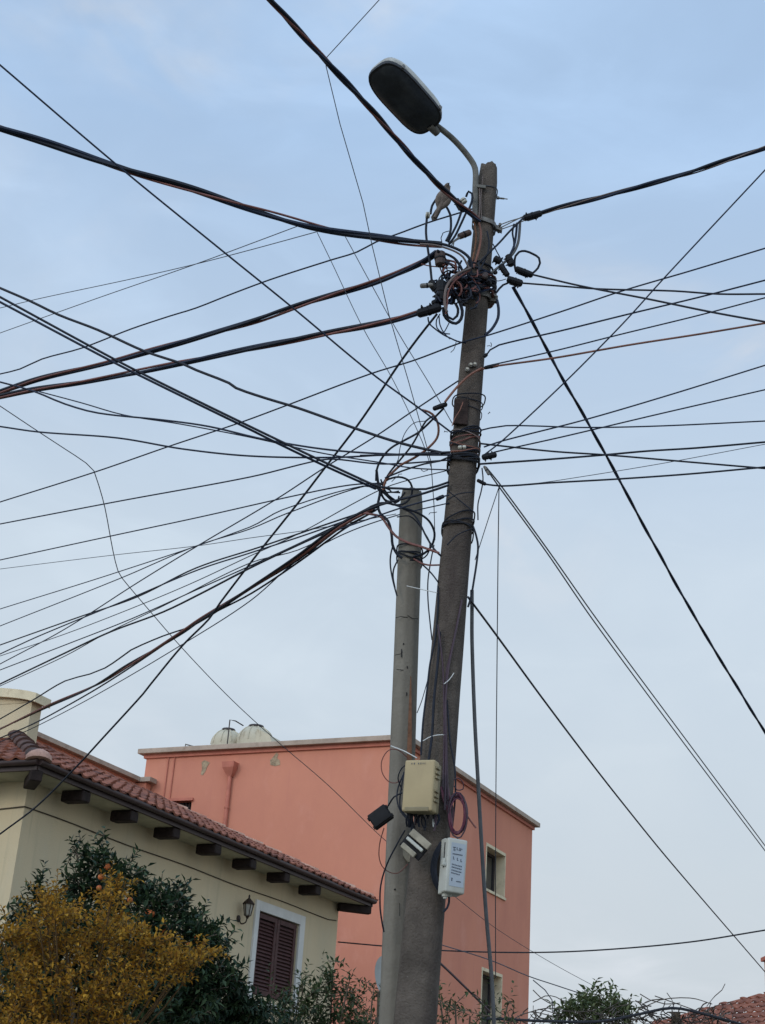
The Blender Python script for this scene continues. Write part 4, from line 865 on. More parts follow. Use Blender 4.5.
tangle('cable_wrap', 'black wire turns wrapped round the pole right below the rusty ones', maxis, mrad, [zof(y) for y in (458, 460, 462, 464, 466)], ['black', 'black2'], .0070, 6, (1.06, 1.16))
tangle('cable_wrap', 'loose black wire turns round the pole lower down, level with the post tangle', maxis, mrad, [zof(y) for y in (523, 526, 529, 533)], ['black', 'black2'], .0060, 8, (1.04, 1.10))
tangle('cable_wrap', 'black wire turns binding the shorter post below its top', laxis, lrad, [zof(y, False) for y in (552, 555, 557, 560)], ['black', 'black2'], .0058, 9, (1.06, 1.12))
b = MB(); ring(b, maxis, mrad, zof(401), .005, (.1, 0), 1.25); ring(b, maxis, mrad, zof(404), .004, (-.2, .1), 1.08); tag(b.build('wire_band', M['black']), 'loose black wire ring around the pole above the rusty plate', 'wire band')
b = MB(); ring(b, maxis, mrad, zof(412), .0035, (-.35, 0), 1.05); tag(b.build('wire_band', M['black']), 'tilted thin wire band across the rusty plate on the pole', 'wire band')
for k, (y0, y1) in enumerate(((490, 512), (500, 492), (545, 528))):
    J(('upper', 'middle', 'lower')[k] + ' thin black wire slanting across the front of the pole beside the post top', .0042, 'black', [(447, y0), (458, (y0 + y1) / 2 - 2), (474, y1)], 8.87, group='wires lying along the leaning pole')
# ------------------------------------------------------------------ connectors
def sleeve(label, p, q, r, m='plastic_black', Y=8.85, cat='connector', name='cable_connector', n=10, flat=1.0):
    a = PY(*p, Y); c_ = PY(*q, Y); L_ = (c_ - a).length; t = thing(name, label, cat, tuple((a + c_) / 2), 'connectors on the cables')
    MB().lathe(a, c_ - a, [(0, r * .55), (L_ * .08, r * .95), (L_ * .35, r), (L_ * .5, r * .93), (L_ * .65, r), (L_ * .92, r * .95), (L_, r * .55)], n).build('body', M[m], t, False)
    MB().lathe(a + (c_ - a) * .45, c_ - a, [(0, r * 1.08), (L_ * .1, r * 1.08)], n).build('collar', M['plastic_black'], t)
    if r > .019 and m != 'connector_white':
        b = MB(); ax_ = (c_ - a).normalized(); sx = ax_.cross(Vector((0, 1, 0))).normalized(); sy = ax_.cross(sx)
        for q in (.22, .62, .8):
            an = U(-1.2, 1.2); dr = (sx * math.cos(an) + sy * math.sin(an)) * random.choice((-1, 1)); b.lathe(a + (c_ - a) * (q + U(-.06, .06)) + dr * r * .7, dr, [(0, r * .30), (r * .55, r * .28), (r * .56, r * .16), (r * .85, r * .15)], 6)
        dr = (sx * U(-1, 1) + sy * -1).normalized(); b.box((a + c_) / 2 + dr * r * .75, ax_, dr, ax_.cross(dr), L_ * .28, r * .5, r * .42, r * .08)
        b.build('bolt', M['black2'], t)
    return t
sleeve('grey-black dead-end sleeve on the lower left bundle beside the tangle', (417, 314), (441, 307), .034, 'plastic_black', 8.75)
sleeve('black sleeve on the bundle right of the pole top', (523, 218.5), (542, 213), .026, 'plastic_black', 8.9)
sleeve('black connector beneath the standing loop, upper of two at right', (515, 268.5), (533, 275.5), .024, 'plastic_black', 8.84)
sleeve('black connector where the right level cable and steep drop bundle meet, lower of two', (507, 279), (522.5, 284), .028, 'plastic_black', 8.83)
sleeve('black piercing connector beside the pole under the right sleeve', (508, 255), (511.5, 266), .026, 'plastic_black', 8.85)
sleeve('small black connector tight against the right of the pole', (494, 258), (501, 262), .026, 'plastic_black', 8.86)
sleeve('small black piercing connector between the pole and the double connectors', (500, 265), (508, 276), .022, 'plastic_black', 8.85)
sleeve('dark brown connector block hanging beneath the left bundle ends', (440, 252), (440.5, 266), .040, 'insulator', 8.76)
sleeve('black connector block left of the pole, upright in the tangle', (441, 281), (441, 303), .042, 'plastic_black', 8.76)
sleeve('pale-tipped clamp sticking out to the far left of the tangle', (420, 286), (434, 285), .018, 'steel', 8.76)
sleeve('black clamp body behind the pale-tipped one', (430, 281), (437, 290), .026, 'plastic_black', 8.77)
sleeve('black clamp low on the left of the tangle just above the grey sleeve', (432, 304), (444, 299), .024, 'plastic_black', 8.77)
sleeve('brown insulator arm reaching left from the pole below the lamp arm', (458, 237), (471, 232), .024, 'insulator', 8.86)
sleeve('black lump where the falling bundle meets the pole', (456, 199), (463, 211), .022, 'plastic_black', 8.84)
sleeve('small black closure on the right of the pole wraps', (482, 457.5), (496.5, 454.5), .022, 'plastic_black', 8.88)
sleeve('small black connector at the lower right of the pole wraps', (477, 480), (486, 484.5), .013, 'plastic_black', 8.88)
sleeve('grey stay wire grip right of the pole wraps', (484, 466), (489, 475), .010, 'steel', 8.88)
sleeve('tiny black connector between the post top and the pole', (436, 499.5), (444, 496), .014, 'plastic_black', 8.95)
sleeve('black heat-shrink joint on the orange-brown cable above the post', (433, 409), (447, 404), .018, 'plastic_black', 8.9)
sleeve('small black tensioner on the rusty orange cable right of the pole', (484, 368), (499, 365), .014, 'plastic_black', 8.87)
sleeve('small black hook connector at the start of the middle right cable', (484, 357), (487, 354), .013, 'plastic_black', 8.88)
sleeve('pale translucent connector left of the bird tail', (425.5, 215), (430, 215.5), .024, 'connector_white', 8.79)
sleeve('pale translucent connector above the bundle left of the lamp arm', (462, 199), (465, 203), .024, 'connector_white', 8.84)
sleeve('pair of shiny pale bits stuck in the mid-height wraps', (458, 447.5), (466, 447), .013, 'connector_white', 8.83)
for k, (x, y) in enumerate(((470.5, 365.5), (474.5, 365), (467, 370))):
    p = PY(x, y, 8.905); t = thing('anchor_bolt', 'small grey bolt heads on the pole just above the orange-brown cable', 'bolt', tuple(p), 'bolt heads above the orange-brown cable')
    MB().lathe(p, (.1, -1, 0), [(0, .017), (.012, .017)], 10).build('washer', M['steel'], t, True); MB().lathe(p + Vector((0, -.012, 0)), (.1, -1, 0), [(0, .010), (.014, .010)], 6).build('head', M['steel_pale'], t)
random.seed(64)
for k, (x, y, dx) in enumerate(((459, 341, -1), (487, 346, 1), (428, 470, -1), (488, 414, 1), (437, 512, -1), (448, 432, -1), (402, 474, -1))):
    pts = [(x, y)]; a = 0
    for j in range(4): a += U(-.9, .9); pts.append((pts[-1][0] + dx * U(1, 4) * math.cos(a), pts[-1][1] + U(-1, 3) + 2 * math.sin(a)))
    J(('short curled wire end sticking out left below the lower clamp', 'short curled wire end right of the pole by the hook connector', 'loose frayed wire end hanging above the post top', 'short curled wire end right of the rusty plate', 'short curled wire end just left of the pole by the post top', 'short curled wire end left of the mid-height wraps', 'short curled wire end hanging left above the post tangle')[k], .0028, 'thin', pts, 8.9, group='loose curled wire ends')
# dark lumps filling the core of the tangle
random.seed(12); t = thing('junction_cluster', 'dark lumpy cluster of clamps and taped joints against the left of the upper pole', 'connector cluster', tuple(PY(456, 285, 8.8)))
for (x, y, r) in ((450, 284, .045), (456, 278, .045), (462, 288, .050), (455, 294, .045), (468, 282, .045), (464, 297, .04), (452, 301, .035), (446, 292, .04), (459, 283, .05), (448, 276, .035), (460, 300, .04), (466, 290, .05), (440, 259, .03), (446, 262, .03), (470, 276, .035), (495, 272, .025), (504, 270, .025), (485, 276, .035), (489, 282, .03), (473, 290, .045), (480, 288, .035)):
    bm = bmesh.new(); bmesh.ops.create_icosphere(bm, subdivisions=2, radius=r)
    c_ = PY(x, y, 8.82 if x < 470 else 8.86); sx = (U(.5, 1.), U(.5, .9), U(.5, 1.1)); rot = Matrix.Rotation(U(0, 6), 3, Vector((U(-1, 1), U(-1, 1), U(-1, 1))).normalized())
    vs = []
    for v in bm.verts:
        q = Vector((max(-r * .7, min(r * .7, v.co.x)) * sx[0], max(-r * .7, min(r * .7, v.co.y)) * sx[1], v.co.z * sx[2])); vs.append(c_ + rot @ q * 1.05)
    MB().add(vs, [tuple(v.index for v in f.verts) for f in bm.faces]).build('taped_joint', M[random.choice(['plastic_black', 'plastic_black', 'black2', 'insulator'])], t); bm.free()
for k in range(56):
    pts = []; x, y = U(442, 474), U(266, 302); a = U(0, 6.28)
    for j in range(5): pts.append(PY(x + math.cos(a + j * .8) * U(5, 9), y + math.sin(a + j * .8) * U(5, 10), 8.72 + U(0, .08)))
    MB().tube(catmull(pts, .02), U(.004, .0085), 6).build('loose_turn', M[random.choice(['black', 'black', 'black', 'navy', 'black2', 'black', 'red'])], t, True)

# ------------------------------------------------------------------ cables above and around the post
LG = 'looping cables around the shorter post'
def Lp(label, r, m, pts, y0=9.2, y1=None, mid=None): return J(label, r, m, pts, y0, y1, mid, LG, 'slack_loop')
Lp('orange-brown cable rising along the pole front from the bend to the tensioner', .0090, 'copper', [(445, 402), (452, 393), (459, 385), (470, 375), (482, 368)], 8.88, 8.86)
Lp('orange-brown cable hooked back above the post, sweeping down in an arc', .0090, 'copper', [(422, 410), (429, 412), (435, 417), (438.5, 427), (437, 438), (427, 449), (414, 458), (401, 465), (392, 473), (386, 480), (383, 490)], 8.95, 9.15)
Lp('thin red wire across the front of the pole beside the rusty plate', .0035, 'copper', [(463, 402), (460, 410), (455, 418), (452, 426)], 8.87)
Lp('black cable sweeping from the heat-shrink joint in a wide left bow to the post', .0082, 'black', [(444, 408), (433, 419), (419, 432), (405, 440), (391, 448), (382, 458), (377, 469), (376, 481)], 8.92, 9.15)
Lp('black cable from the hooked bend falling straight to the post top', .0075, 'black', [(433, 416), (426, 421), (412, 445), (400, 460), (390, 472), (384, 482)], 8.94, 9.15)
Lp('thin wire arc left of the orange-brown arc', .0032, 'navy', [(426, 421), (414, 423), (405, 433), (400, 448), (398, 460), (390, 473)], 9.0, 9.15)
Lp('black loop standing above the post top', .0078, 'black', [(379, 486), (384, 482), (389, 479), (399, 477), (408, 480), (412, 487), (411, 496), (405, 503), (396, 505), (387, 502), (381, 494), (378, 487)], 9.16)
Lp('black cable dropping left of the post in a long curve and tied to it', .0095, 'black', [(376.5, 470), (378, 482), (380, 492), (378, 505), (380, 513), (388, 521), (391.5, 534), (392.6, 545), (397, 554), (402, 558)], 9.16, 9.2)
Lp('black loop bulging right of the post, outermost', .0085, 'black', [(370, 507), (381, 503), (392, 504), (404, 508), (418, 513), (429, 521), (434.5, 533), (432, 545), (424, 553.5), (413, 557)], 9.16, 9.2)
Lp('reddish-brown cable passing over the post to the leaning pole', .0085, 'red', [(362, 513), (370, 514), (381, 517), (389, 528), (397, 537), (409, 543), (422, 547), (439, 553)], 9.16, 8.93)
Lp('black cable slanting down right across the post to the leaning pole', .0070, 'black', [(402, 508), (413, 514), (420, 524), (426, 536), (434, 549), (441, 556)], 9.17, 8.95)
Lp('thin black loop inside the outermost one, right of the post', .0050, 'black', [(397, 517), (409, 516), (416, 521), (424, 532), (430, 544), (427, 555), (419, 560), (410, 560)], 9.17, 9.2)
Lp('thin black cable hanging far left beside the post', .0055, 'black', [(393, 545), (390.5, 556), (390.5, 567), (393, 581), (397, 596)], 9.2)
Lp('thin black cable curving along the left flank of the post', .0055, 'black', [(398, 560), (394, 568), (393, 577), (395, 588)], 9.22)
Lp('red wire from the post wrap across to the leaning pole', .0060, 'red', [(414, 559), (421, 563), (428, 565), (439, 565)], 9.2, 8.93)
Lp('black wire from the post wrap sagging to the leaning pole', .0058, 'black', [(414, 559), (424, 566), (432, 574), (438, 582)], 9.2, 8.93)
Lp('thin black wire hanging between the post and the pole', .0045, 'black', [(434, 545), (431, 560), (428, 580), (428, 600), (430, 622), (432, 640)], 9.15, 9.0)
Lp('hair-thin wire slanting from the pole to the post halfway down', .0030, 'thin', [(437, 650), (430, 672), (422, 700), (417, 713)], 9.0, 9.3)
for k in range(6):
    random.seed(40 + k); pts = [(378 + U(-3, 6), 485 + U(-6, 6)), (386 + U(-3, 5), 492 + U(-4, 8)), (392 + U(-2, 6), 498 + U(-6, 8)), (400 + U(-2, 6), 497 + U(-6, 8))]
    Lp(('highest', 'second highest', 'third highest', 'third lowest', 'second lowest', 'lowest')[k] + ' short black tangle strand at the left corner of the post top', .0062, 'black', pts, 9.18)
# hanging cable right of the pole, lower
J('black slack cable curving off the right of the pole level with the post tangle', .0070, 'black', [(473, 526), (476, 535), (478, 546), (477, 560), (474, 580), (471, 597), (468, 607)], 8.92, group='wires lying along the leaning pole')
J('thin black cable looping at the right flank of the pole beneath the wraps', .0045, 'black', [(482, 468), (483, 480), (481, 492), (478, 504), (478, 520)], 8.9, group='wires lying along the leaning pole')
AG = 'wires lying along the leaning pole'
J('dark purple cable running down the pole front, left strand', .0055, 'purple_dark', [(438, 625), (441, 648), (443, 670), (444, 706), (444, 745), (443, 790)], 8.87, 8.84, group=AG)
J('dark purple cable running down the pole front, right strand', .0050, 'purple_dark', [(455, 636), (450, 655), (446, 675), (446, 710), (447, 750), (448, 800)], 8.88, 8.84, group=AG)
J('purple cable running down the pole front, middle strand', .0075, 'purple_dark', [(462, 600), (456, 630), (449, 665), (445.5, 700), (446, 745), (445, 810)], 8.885, 8.83, group=AG)
J('black cable slanting down the left flank of the pole to the cream box', .0060, 'black', [(438, 586), (438, 605), (435, 640), (430, 664), (427, 690), (423, 722), (421, 755)], 8.92, 8.88, group=AG)
J('thick black cable beside the purple strands above the cream box', .0085, 'black', [(440, 632), (438, 660), (434, 700), (432, 735), (428, 765)], 8.88, 8.84, group=AG)
J('black cable curving down the right of the purple strands past the cream box', .0055, 'black', [(447, 700), (450, 740), (455, 770), (455, 800), (452, 830)], 8.87, 8.86, group=AG)
J('pale twist tie poking right from the pole front', .0032, 'whitetie', [(444, 684), (449, 680), (454, 673)], 8.85, group='pale ties on the poles')
J('pale twist tie curving across the pole front above the cream box', .0035, 'whitetie', [(423, 741), (430, 737), (438, 735), (447, 735)], 8.85, group='pale ties on the poles')
J('pale straight tie from the post toward the pole near the top tangle', .0030, 'whitetie', [(407, 586), (420, 589), (438, 593)], 9.2, 8.93, group='pale ties on the poles')
J('pale straight tie slanting above the cream box from the post', .0035, 'whitetie', [(391, 746), (404, 751), (417, 758)], 9.2, 8.9, group='pale ties on the poles')
# ------------------------------------------------------------------ boxes on the poles
def boxframe(cx, cy, Y, yaw, roll=0.0, tilt=0.0):
    c_ = PY(cx, cy, Y); nrm = Vector((math.sin(yaw), -math.cos(yaw), 0)); rgt = Vector((math.cos(yaw), math.sin(yaw), 0)); upv = K.copy()
    Rm = Matrix.Rotation(roll, 3, nrm); rgt = Rm @ rgt; upv = Rm @ upv
    R2 = Matrix.Rotation(tilt, 3, rgt); return c_, rgt, R2 @ upv, R2 @ nrm
# cream box
c_, rx, ux, nx = boxframe(421, 787, 8.72, math.radians(-24), math.radians(-1))
cb = thing('cream_junction_box', 'yellowed cream junction box with hinged lid strapped on the leaning pole', 'junction box', tuple(c_))
hw, hh = .098, .157
MB().box(c_ + nx * .005, rx, ux, nx, hw, hh, .042, .014).build('lid', M['cream_box'], cb, True)
MB().box(c_ - nx * .055, rx, ux, nx, hw - .006, hh - .006, .032, .010).build('base', M['cream_box_edge'], cb, True)
MB().box(c_ + nx * .0 - ux * (hh - .012), rx, ux, nx, hw * .80, .014, .050, .006).build('lower_lip', M['cream_box_edge'], cb, True)
for k in (.72, .52, .34, -.18, -.38, -.56):
    b = MB(); b.box(c_ + rx * (hw + .004) + ux * (hh * k) + nx * .0, rx, ux, nx, .008, .007, .03, .002); b.build('hinge', M['plastic_black'] if False else M['cream_box_edge'], cb)
b = MB()
for k, (x0, x1) in enumerate(((-.055, -.047), (-.040, -.030), (-.012, -.002), (.004, .012), (.018, .026), (.032, .037))):
    b.box(c_ + rx * ((x0 + x1) / 2) + ux * (hh - .024) + nx * .0485, rx, ux, nx, (x1 - x0) / 2 * .55, .0055 if k % 2 else .004, .0012)
b.build('lettering', M['ink'], cb)
# fittings under the cream box
t = thing('cable_gland_cluster', 'dark cluster of cable glands and wires under the cream junction box', 'cable glands', tuple(PY(425, 818, 8.78)))
random.seed(21)
for k in range(16):
    x = U(408, 437); p = PY(x, 812, 8.78 + U(-.03, .05)); q = PY(x + U(-6, 6), 823 + U(0, 8), 8.80)
    MB().tube(catmull([p, (p + q) / 2 + Vector((U(-.02, .02), U(-.02, .02), 0)), q], .02), U(.004, .008), 6).build('lead', M[random.choice(['black', 'black', 'purple_dark', 'whitetie', 'black2'])], t, True)
for k in range(5):
    p = PY(410 + k * 6, 813, 8.76); MB().lathe(p, (0, 0, -1), [(0, .011), (.02, .011), (.0201, .007), (.035, .007)], 8).build('gland', M['plastic_black'], t)
# broken splice cover
c2, r2, u2, n2 = boxframe(415.5, 845, 8.74, math.radians(-10), math.radians(-38))
sc = thing('splice_cover', 'dirty broken white splice cover tilted on the poles under the cream box', 'splice box', tuple(c2))
b = MB(); b.box(c2, r2, u2, n2, .075, .060, .012, .004); b.build('back_plate', M['plastic_black'], sc)
for k, (dy, hh2, m_) in enumerate(((.042, .022, 'broken_plastic'), (-.002, .010, 'white_box'), (-.052, .016, 'broken_plastic'))):
    b = MB(); b.box(c2 + u2 * dy + n2 * .024 + r2 * (.006 * (1 - k)), r2, u2, n2, .072 - k * .010, hh2, .016, .005); b.build('rib' if k == 1 else 'cover_piece', M[m_], sc)
pl = PY(397, 868, 9.2)
# stepped bracket plate at the post
b = MB(); q = [PY(*p, 9.215) for p in ((403, 842), (412, 852), (417, 863), (408, 862), (403, 855))]; n_ = len(q)
b.add(q + [v + Vector((0, .03, 0)) for v in q], [tuple(range(n_))] + [(k, (k + 1) % n_, n_ + (k + 1) % n_, n_ + k) for k in range(n_)]); tag(b.build('bracket_plate', M['broken_plastic']), 'small pale bracket plate fixed on the post below the splice cover', 'bracket')
# white distribution box
c3, r3, u3, n3 = boxframe(454, 866.5, 8.76, math.radians(22), math.radians(-1.5))
wb = thing('white_distribution_box', 'off-white distribution box with blue-grey printed label mounted right on the leaning pole', 'junction box', tuple(c3))
hw, hh = .064, .160
MB().box(c3, r3, u3, n3, hw, hh, .036, .012).build('lid', M['white_box'], wb, True)
MB().box(c3 - n3 * .047, r3, u3, n3, hw - .003, hh + .004, .028, .009).build('base', M['white_box'], wb, True)
MB().box(c3 + n3 * .0365 + u3 * .005 + r3 * .004, r3, u3, n3, hw * .74, hh * .80, .0012).build('label_panel', M['box_panel'], wb)
b = MB(); o3 = c3 + n3 * .0385
def ink(x, y, w_, h_): b.box(o3 + r3 * x + u3 * y, r3, u3, n3, w_, h_, .0007)
# logo strokes
for (x, y, w_, h_) in ((-.024, .105, .010, .0022), (-.026, .095, .002, .010), (-.019, .090, .0018, .006), (-.006, .100, .0018, .008), (-.001, .093, .004, .0018), (.010, .098, .0018, .009), (.018, .098, .0018, .009), (.014, .091, .004, .0018), (.026, .101, .003, .002)): ink(x, y, w_, h_)
for k in range(9): ink(-.030 + k * .0075, .066, .0029, .0030)
for (x, y) in ((-.026, .044), (0, .040), (.024, .036)): ink(x, y, .0022, .0065); ink(x + .003, y - .009, .004, .0018)
for (y_, n_) in ((.004, 7), (-.012, 7), (-.030, 7), (-.046, 6)):
    for k in range(n_): ink(-.030 + k * .0098, y_ - k * .0009, .0032, .0034)
ink(-.027, -.078, .005, .0022); ink(-.027, -.088, .003, .005); 
for k in range(4): ink(.006 + k * .008, -.092, .0030, .0032)
b.build('printed_text', M['ink'], wb)
b = MB(); b.box(c3 - r3 * (hw + .006) + u3 * .015 - n3 * .0, r3, u3, n3, .009, .022, .016, .004); b.lathe(c3 - r3 * (hw + .010) + u3 * .0 + n3 * .015, n3, [(0, .012), (.01, .012), (.0101, .006), (.016, .006)], 10); b.build('latch', M['white_box'], wb, True)
b = MB(); b.box(c3 - r3 * (hw + .001) - n3 * .008 + u3 * .06, r3, u3, n3, .0025, .075, .003); b.build('seal', M['plastic_black'], wb)
b = MB(); b.lathe(c3 - u3 * (hh + .0) - r3 * .03 - n3 * .03, -u3, [(0, .022), (.018, .020), (.0181, .012), (.03, .012)], 12); b.lathe(c3 - u3 * hh + r3 * .0 - n3 * .03, -u3, [(0, .014), (.014, .012)], 12); b.build('gland', M['white_box'], wb, True)
# dark coil of cable behind the white box
for k in range(4):
    J(('outermost', 'second', 'third', 'innermost')[k] + ' turn of the black cable coil behind the white box', .006, 'black', [(441, 842 + k), (435 + k * 1.3, 852), (431.5 + k * 1.5, 866), (433 + k * 1.4, 880), (438 + k, 890)], 8.84 - k * .012, group='black coil turns behind the white box', name='cable_coil')
J('short black cable hanging in a hook from under the white box', .0065, 'black', [(449, 896), (449, 902), (447, 908), (443.5, 912)], 8.8, group=AG)
# purple coil
random.seed(31)
for k in range(9):
    cx_, cy_ = 457.5 + U(-1.2, 1.2), 815 + U(-2, 2); rx_, ry_ = U(6.6, 9.8), U(16, 23); ph = U(0, 6.28); Yk = 8.83 + U(-.03, .03)
    pts = [PY(cx_ + math.cos(ph + a * .42) * rx_ * U(.97, 1.03), cy_ + math.sin(ph + a * .42) * ry_ * U(.98, 1.02) , Yk + .01 * math.sin(a)) for a in range(16)]
    if k == 0: pc_ = thing('purple_cable_coil', 'hanging coil of purple cable on the right flank of the pole above the white box', 'cable coil', tuple(PY(457, 815, 8.83)))
    MB().tube(catmull(pts, .02), .0050, 6).build('turn', M[random.choice(['purple', 'purple', 'purple_dark'])], pc_, True)
J('thin dark wire loop above the purple coil', .0035, 'purple_dark', [(453, 780), (458, 778), (463, 783), (463, 789), (457, 790), (454, 786)], 8.84, group=AG)
J('short brown cable stub slanting away right of the purple coil', .0055, 'red', [(464, 811), (470, 820), (476, 828)], 8.84, group=AG)
random.seed(33)
for k in range(7):
    J('short purple lead among several joining the pole strands to the hanging purple coil', .0055, random.choice(['purple', 'purple_dark']), [(441 + k * 1.1, 783 + U(0, 6)), (444 + k, 800 + U(-3, 3)), (449 + k * .7, 812 + U(-6, 6)), (452 + U(-1, 1), 822 + U(-3, 3))], 8.84 + k * .003, group='purple leads feeding the coil', name='purple_lead')
# black box in mid air on the left
c4, r4, u4, n4 = boxframe(380, 816.5, 9.0, math.radians(-12), math.radians(38))
bb = thing('black_splice_box', 'small black box dangling tilted on wires just left of the grey post', 'junction box', tuple(c4))
MB().box(c4, r4, u4, n4, .063, .047, .022, .006).build('lid', M['plastic_black'], bb, True)
MB().box(c4 - n4 * .030, r4, u4, n4, .067, .050, .010, .004).build('base', M['plastic_black'], bb, True)
for sx in (-1, 1):
    for sy in (-1, 1): MB().box(c4 + r4 * (.066 * sx) + u4 * (.032 * sy) - n4 * .02, r4, u4, n4, .008, .010, .010, .002).build('lug', M['plastic_black'], bb)
BG = 'loose wires by the boxes'
def Bz(label, r, m, pts, y0=9.0, y1=None): return J(label, r, m, pts, y0, y1, None, BG, 'loose_wire')
Bz('thin black wire from the dangling black box up right to the cream box', .0050, 'black', [(388, 806), (394, 797), (402, 793)], 8.98, 8.85)
Bz('thin red-brown wire loop bulging left of the post above the dangling box', .0035, 'red', [(408, 758), (398, 750), (389, 750), (382, 760), (382, 772), (388, 781), (396, 783), (403, 778)], 9.15)
Bz('thin red wire hanging from the dangling box in a long curve to the post', .0032, 'red', [(384, 828), (380, 842), (379, 856), (382, 866), (389, 872), (398, 873), (408, 864)], 9.02, 9.15)
Bz('black wire falling from below the cream box left across the post and down', .0055, 'black', [(405, 830), (396, 846), (387, 864), (381, 884), (380, 905), (382, 922), (384, 932)], 8.95, 9.15)
Bz('black wire bowed between the post and the left side of the cream box, outer', .0045, 'black', [(403, 775), (398, 788), (397, 800), (401, 812), (410, 822)], 8.92, 8.8)
Bz('black wire bowed between the post and the left side of the cream box, inner', .0045, 'black', [(404, 772), (401, 790), (400, 806), (406, 818), (414, 828)], 8.9, 8.8)
Bz('thin black wire looping over the top left of the cream box', .0038, 'black', [(402, 790), (398, 778), (402, 768), (408, 764)], 8.9, 8.8)
Bz('stray black wire at the bottom left of the cream box crossing to the splice cover', .0050, 'black', [(398, 806), (405, 815), (412, 824), (418, 836)], 8.9, 8.78)

# ------------------------------------------------------------------ dove
def P_(x, y, Y=8.70): return PY(x, y, Y)
head_ = P_(446.8, 187.3, 8.70); breast = P_(446, 193.5, 8.72); body = P_(444.3, 199, 8.74); rump = P_(438.2, 210.5, 8.75); tail1 = P_(434.8, 217.5, 8.76)
bm = bmesh.new(); ch_ = [(P_(447.8, 183.8, 8.665), .010), (head_, .027), (P_(446.5, 190.5, 8.71), .027), (breast, .044), (body, .045), (P_(441.2, 205, 8.75), .031), (rump, .018), (tail1, .010)]
def ellipsoid_chain(chain, flat=1.0, n=16, sub=5):
    ctr = catmull([c for c, _ in chain], .012); 
    tot = [0]; 
    for i in range(1, len(chain)): tot.append(tot[-1] + (chain[i][0] - chain[i - 1][0]).length)
    out = []; s_ = 0
    for i, p in enumerate(ctr):
        if i: s_ += (ctr[i] - ctr[i - 1]).length
        j = 0
        while j < len(tot) - 2 and s_ > tot[j + 1]: j += 1
        t = min(1, (s_ - tot[j]) / (tot[j + 1] - tot[j])); t = t * t * (3 - 2 * t); out.append(chain[j][1] * (1 - t) + chain[j + 1][1] * t)
    return ctr, out
ctr, rad = ellipsoid_chain(ch_)
dove = thing('perched_dove', 'grey-brown dove seen from behind perched on the falling bundle left of the lamp arm', 'bird', tuple(body))
MB().tube(ctr, rad, 16).build('body', M['bird'], dove, True)
axb = (tail1 - body).normalized(); sb = axb.cross(Vector((0, -1, -.3))).normalized(); nb = sb.cross(axb)
# tail: fan of feathers
b = MB()
for k in range(-3, 4):
    a_ = rump - sb * (k * .004); c_ = P_(432.6, 220.5, 8.775) - sb * (k * .0048) + (-axb) * (abs(k) * .006); dv = (c_ - a_); s2 = dv.normalized().cross(nb).normalized()
    b.box((a_ + c_) / 2 + nb * (k * .0008), dv, s2, nb, dv.length / 2, .0085, .0022, .001)
b.build('tail', M['bird_dark'], dove, True)
for sg in (-1, 1):
    b = MB(); S = 8
    w0_ = breast + sb * (sg * .030); w1_ = rump + sb * (sg * .006) - axb * .01
    cc_, rr_2 = [], []
    for i in range(11):
        t = i / 10; cc_.append(w0_.lerp(w1_, t) + sb * (sg * .012 * math.sin(math.pi * t)) + nb * 0); rr_2.append(max(.003, .026 * math.sin(math.pi * min(1, .18 + t * .80)) ** .8))
    b.tube(cc_, rr_2, 10); b.build('wing', M['bird'], dove, True)
MB().lathe(P_(448.5, 183.8, 8.66), (P_(449.8, 182.2, 8.63) - P_(448.5, 183.8, 8.66)), [(0, .006), (.012, .004), (.022, .001)], 8).build('beak', M['beak'], dove, True)
for sg in (-1, 1):
    MB().lathe(head_ + Vector((.024 * sg, -.006, .004)), (sg, 0, 0), [(0, .005), (.003, .004), (.004, .001)], 8).build('eye', M['beak'], dove, True)
    p = body + sb * (sg * .016) + Vector((.015, -.02, -.03)); MB().tube([p, P_(449 + sg * 1.2, 196.5 + sg * 1.5, 8.78)], .004, 6).build('leg', M['insulator'], dove)

# ------------------------------------------------------------------ satellite dish behind the post
dc = PY(385.5, 980, 17.0); t = thing('satellite_dish', 'pale satellite dish half hidden behind the foot of the grey post', 'satellite dish', (dc.x, dc.y, 0))
dn = Vector((.35, -.8, .35)).normalized(); dx = dn.cross(K).normalized(); dy = dx.cross(dn)
rows = []; 
vs = []; n_ = 28
for j in range(7):
    r_ = .30 * j / 6 + .001
    for k in range(n_): a = 2 * math.pi * k / n_; vs.append(dc + dx * (math.cos(a) * r_ * .52) + dy * (math.sin(a) * r_ * .9) + dn * (r_ * r_ * .6))
b = MB().add(vs, [(j * n_ + k, j * n_ + (k + 1) % n_, (j + 1) * n_ + (k + 1) % n_, (j + 1) * n_ + k) for j in range(6) for k in range(n_)])
b.build('reflector', M['dish'], t, True)
MB().tube([dc - dn * .02, dc - dn * .12 - K * .05, Vector((dc.x, dc.y + .15, 0))], .025, 8).build('mast', M['steel'], t)
MB().tube([dc - dy * .25, dc + dn * .33 - dy * .12], .012, 6).build('feed_arm', M['steel'], t)
MB().lathe(dc + dn * .33 - dy * .12, -dn, [(0, .03), (.08, .03)], 10).build('receiver', M['dish'], t)
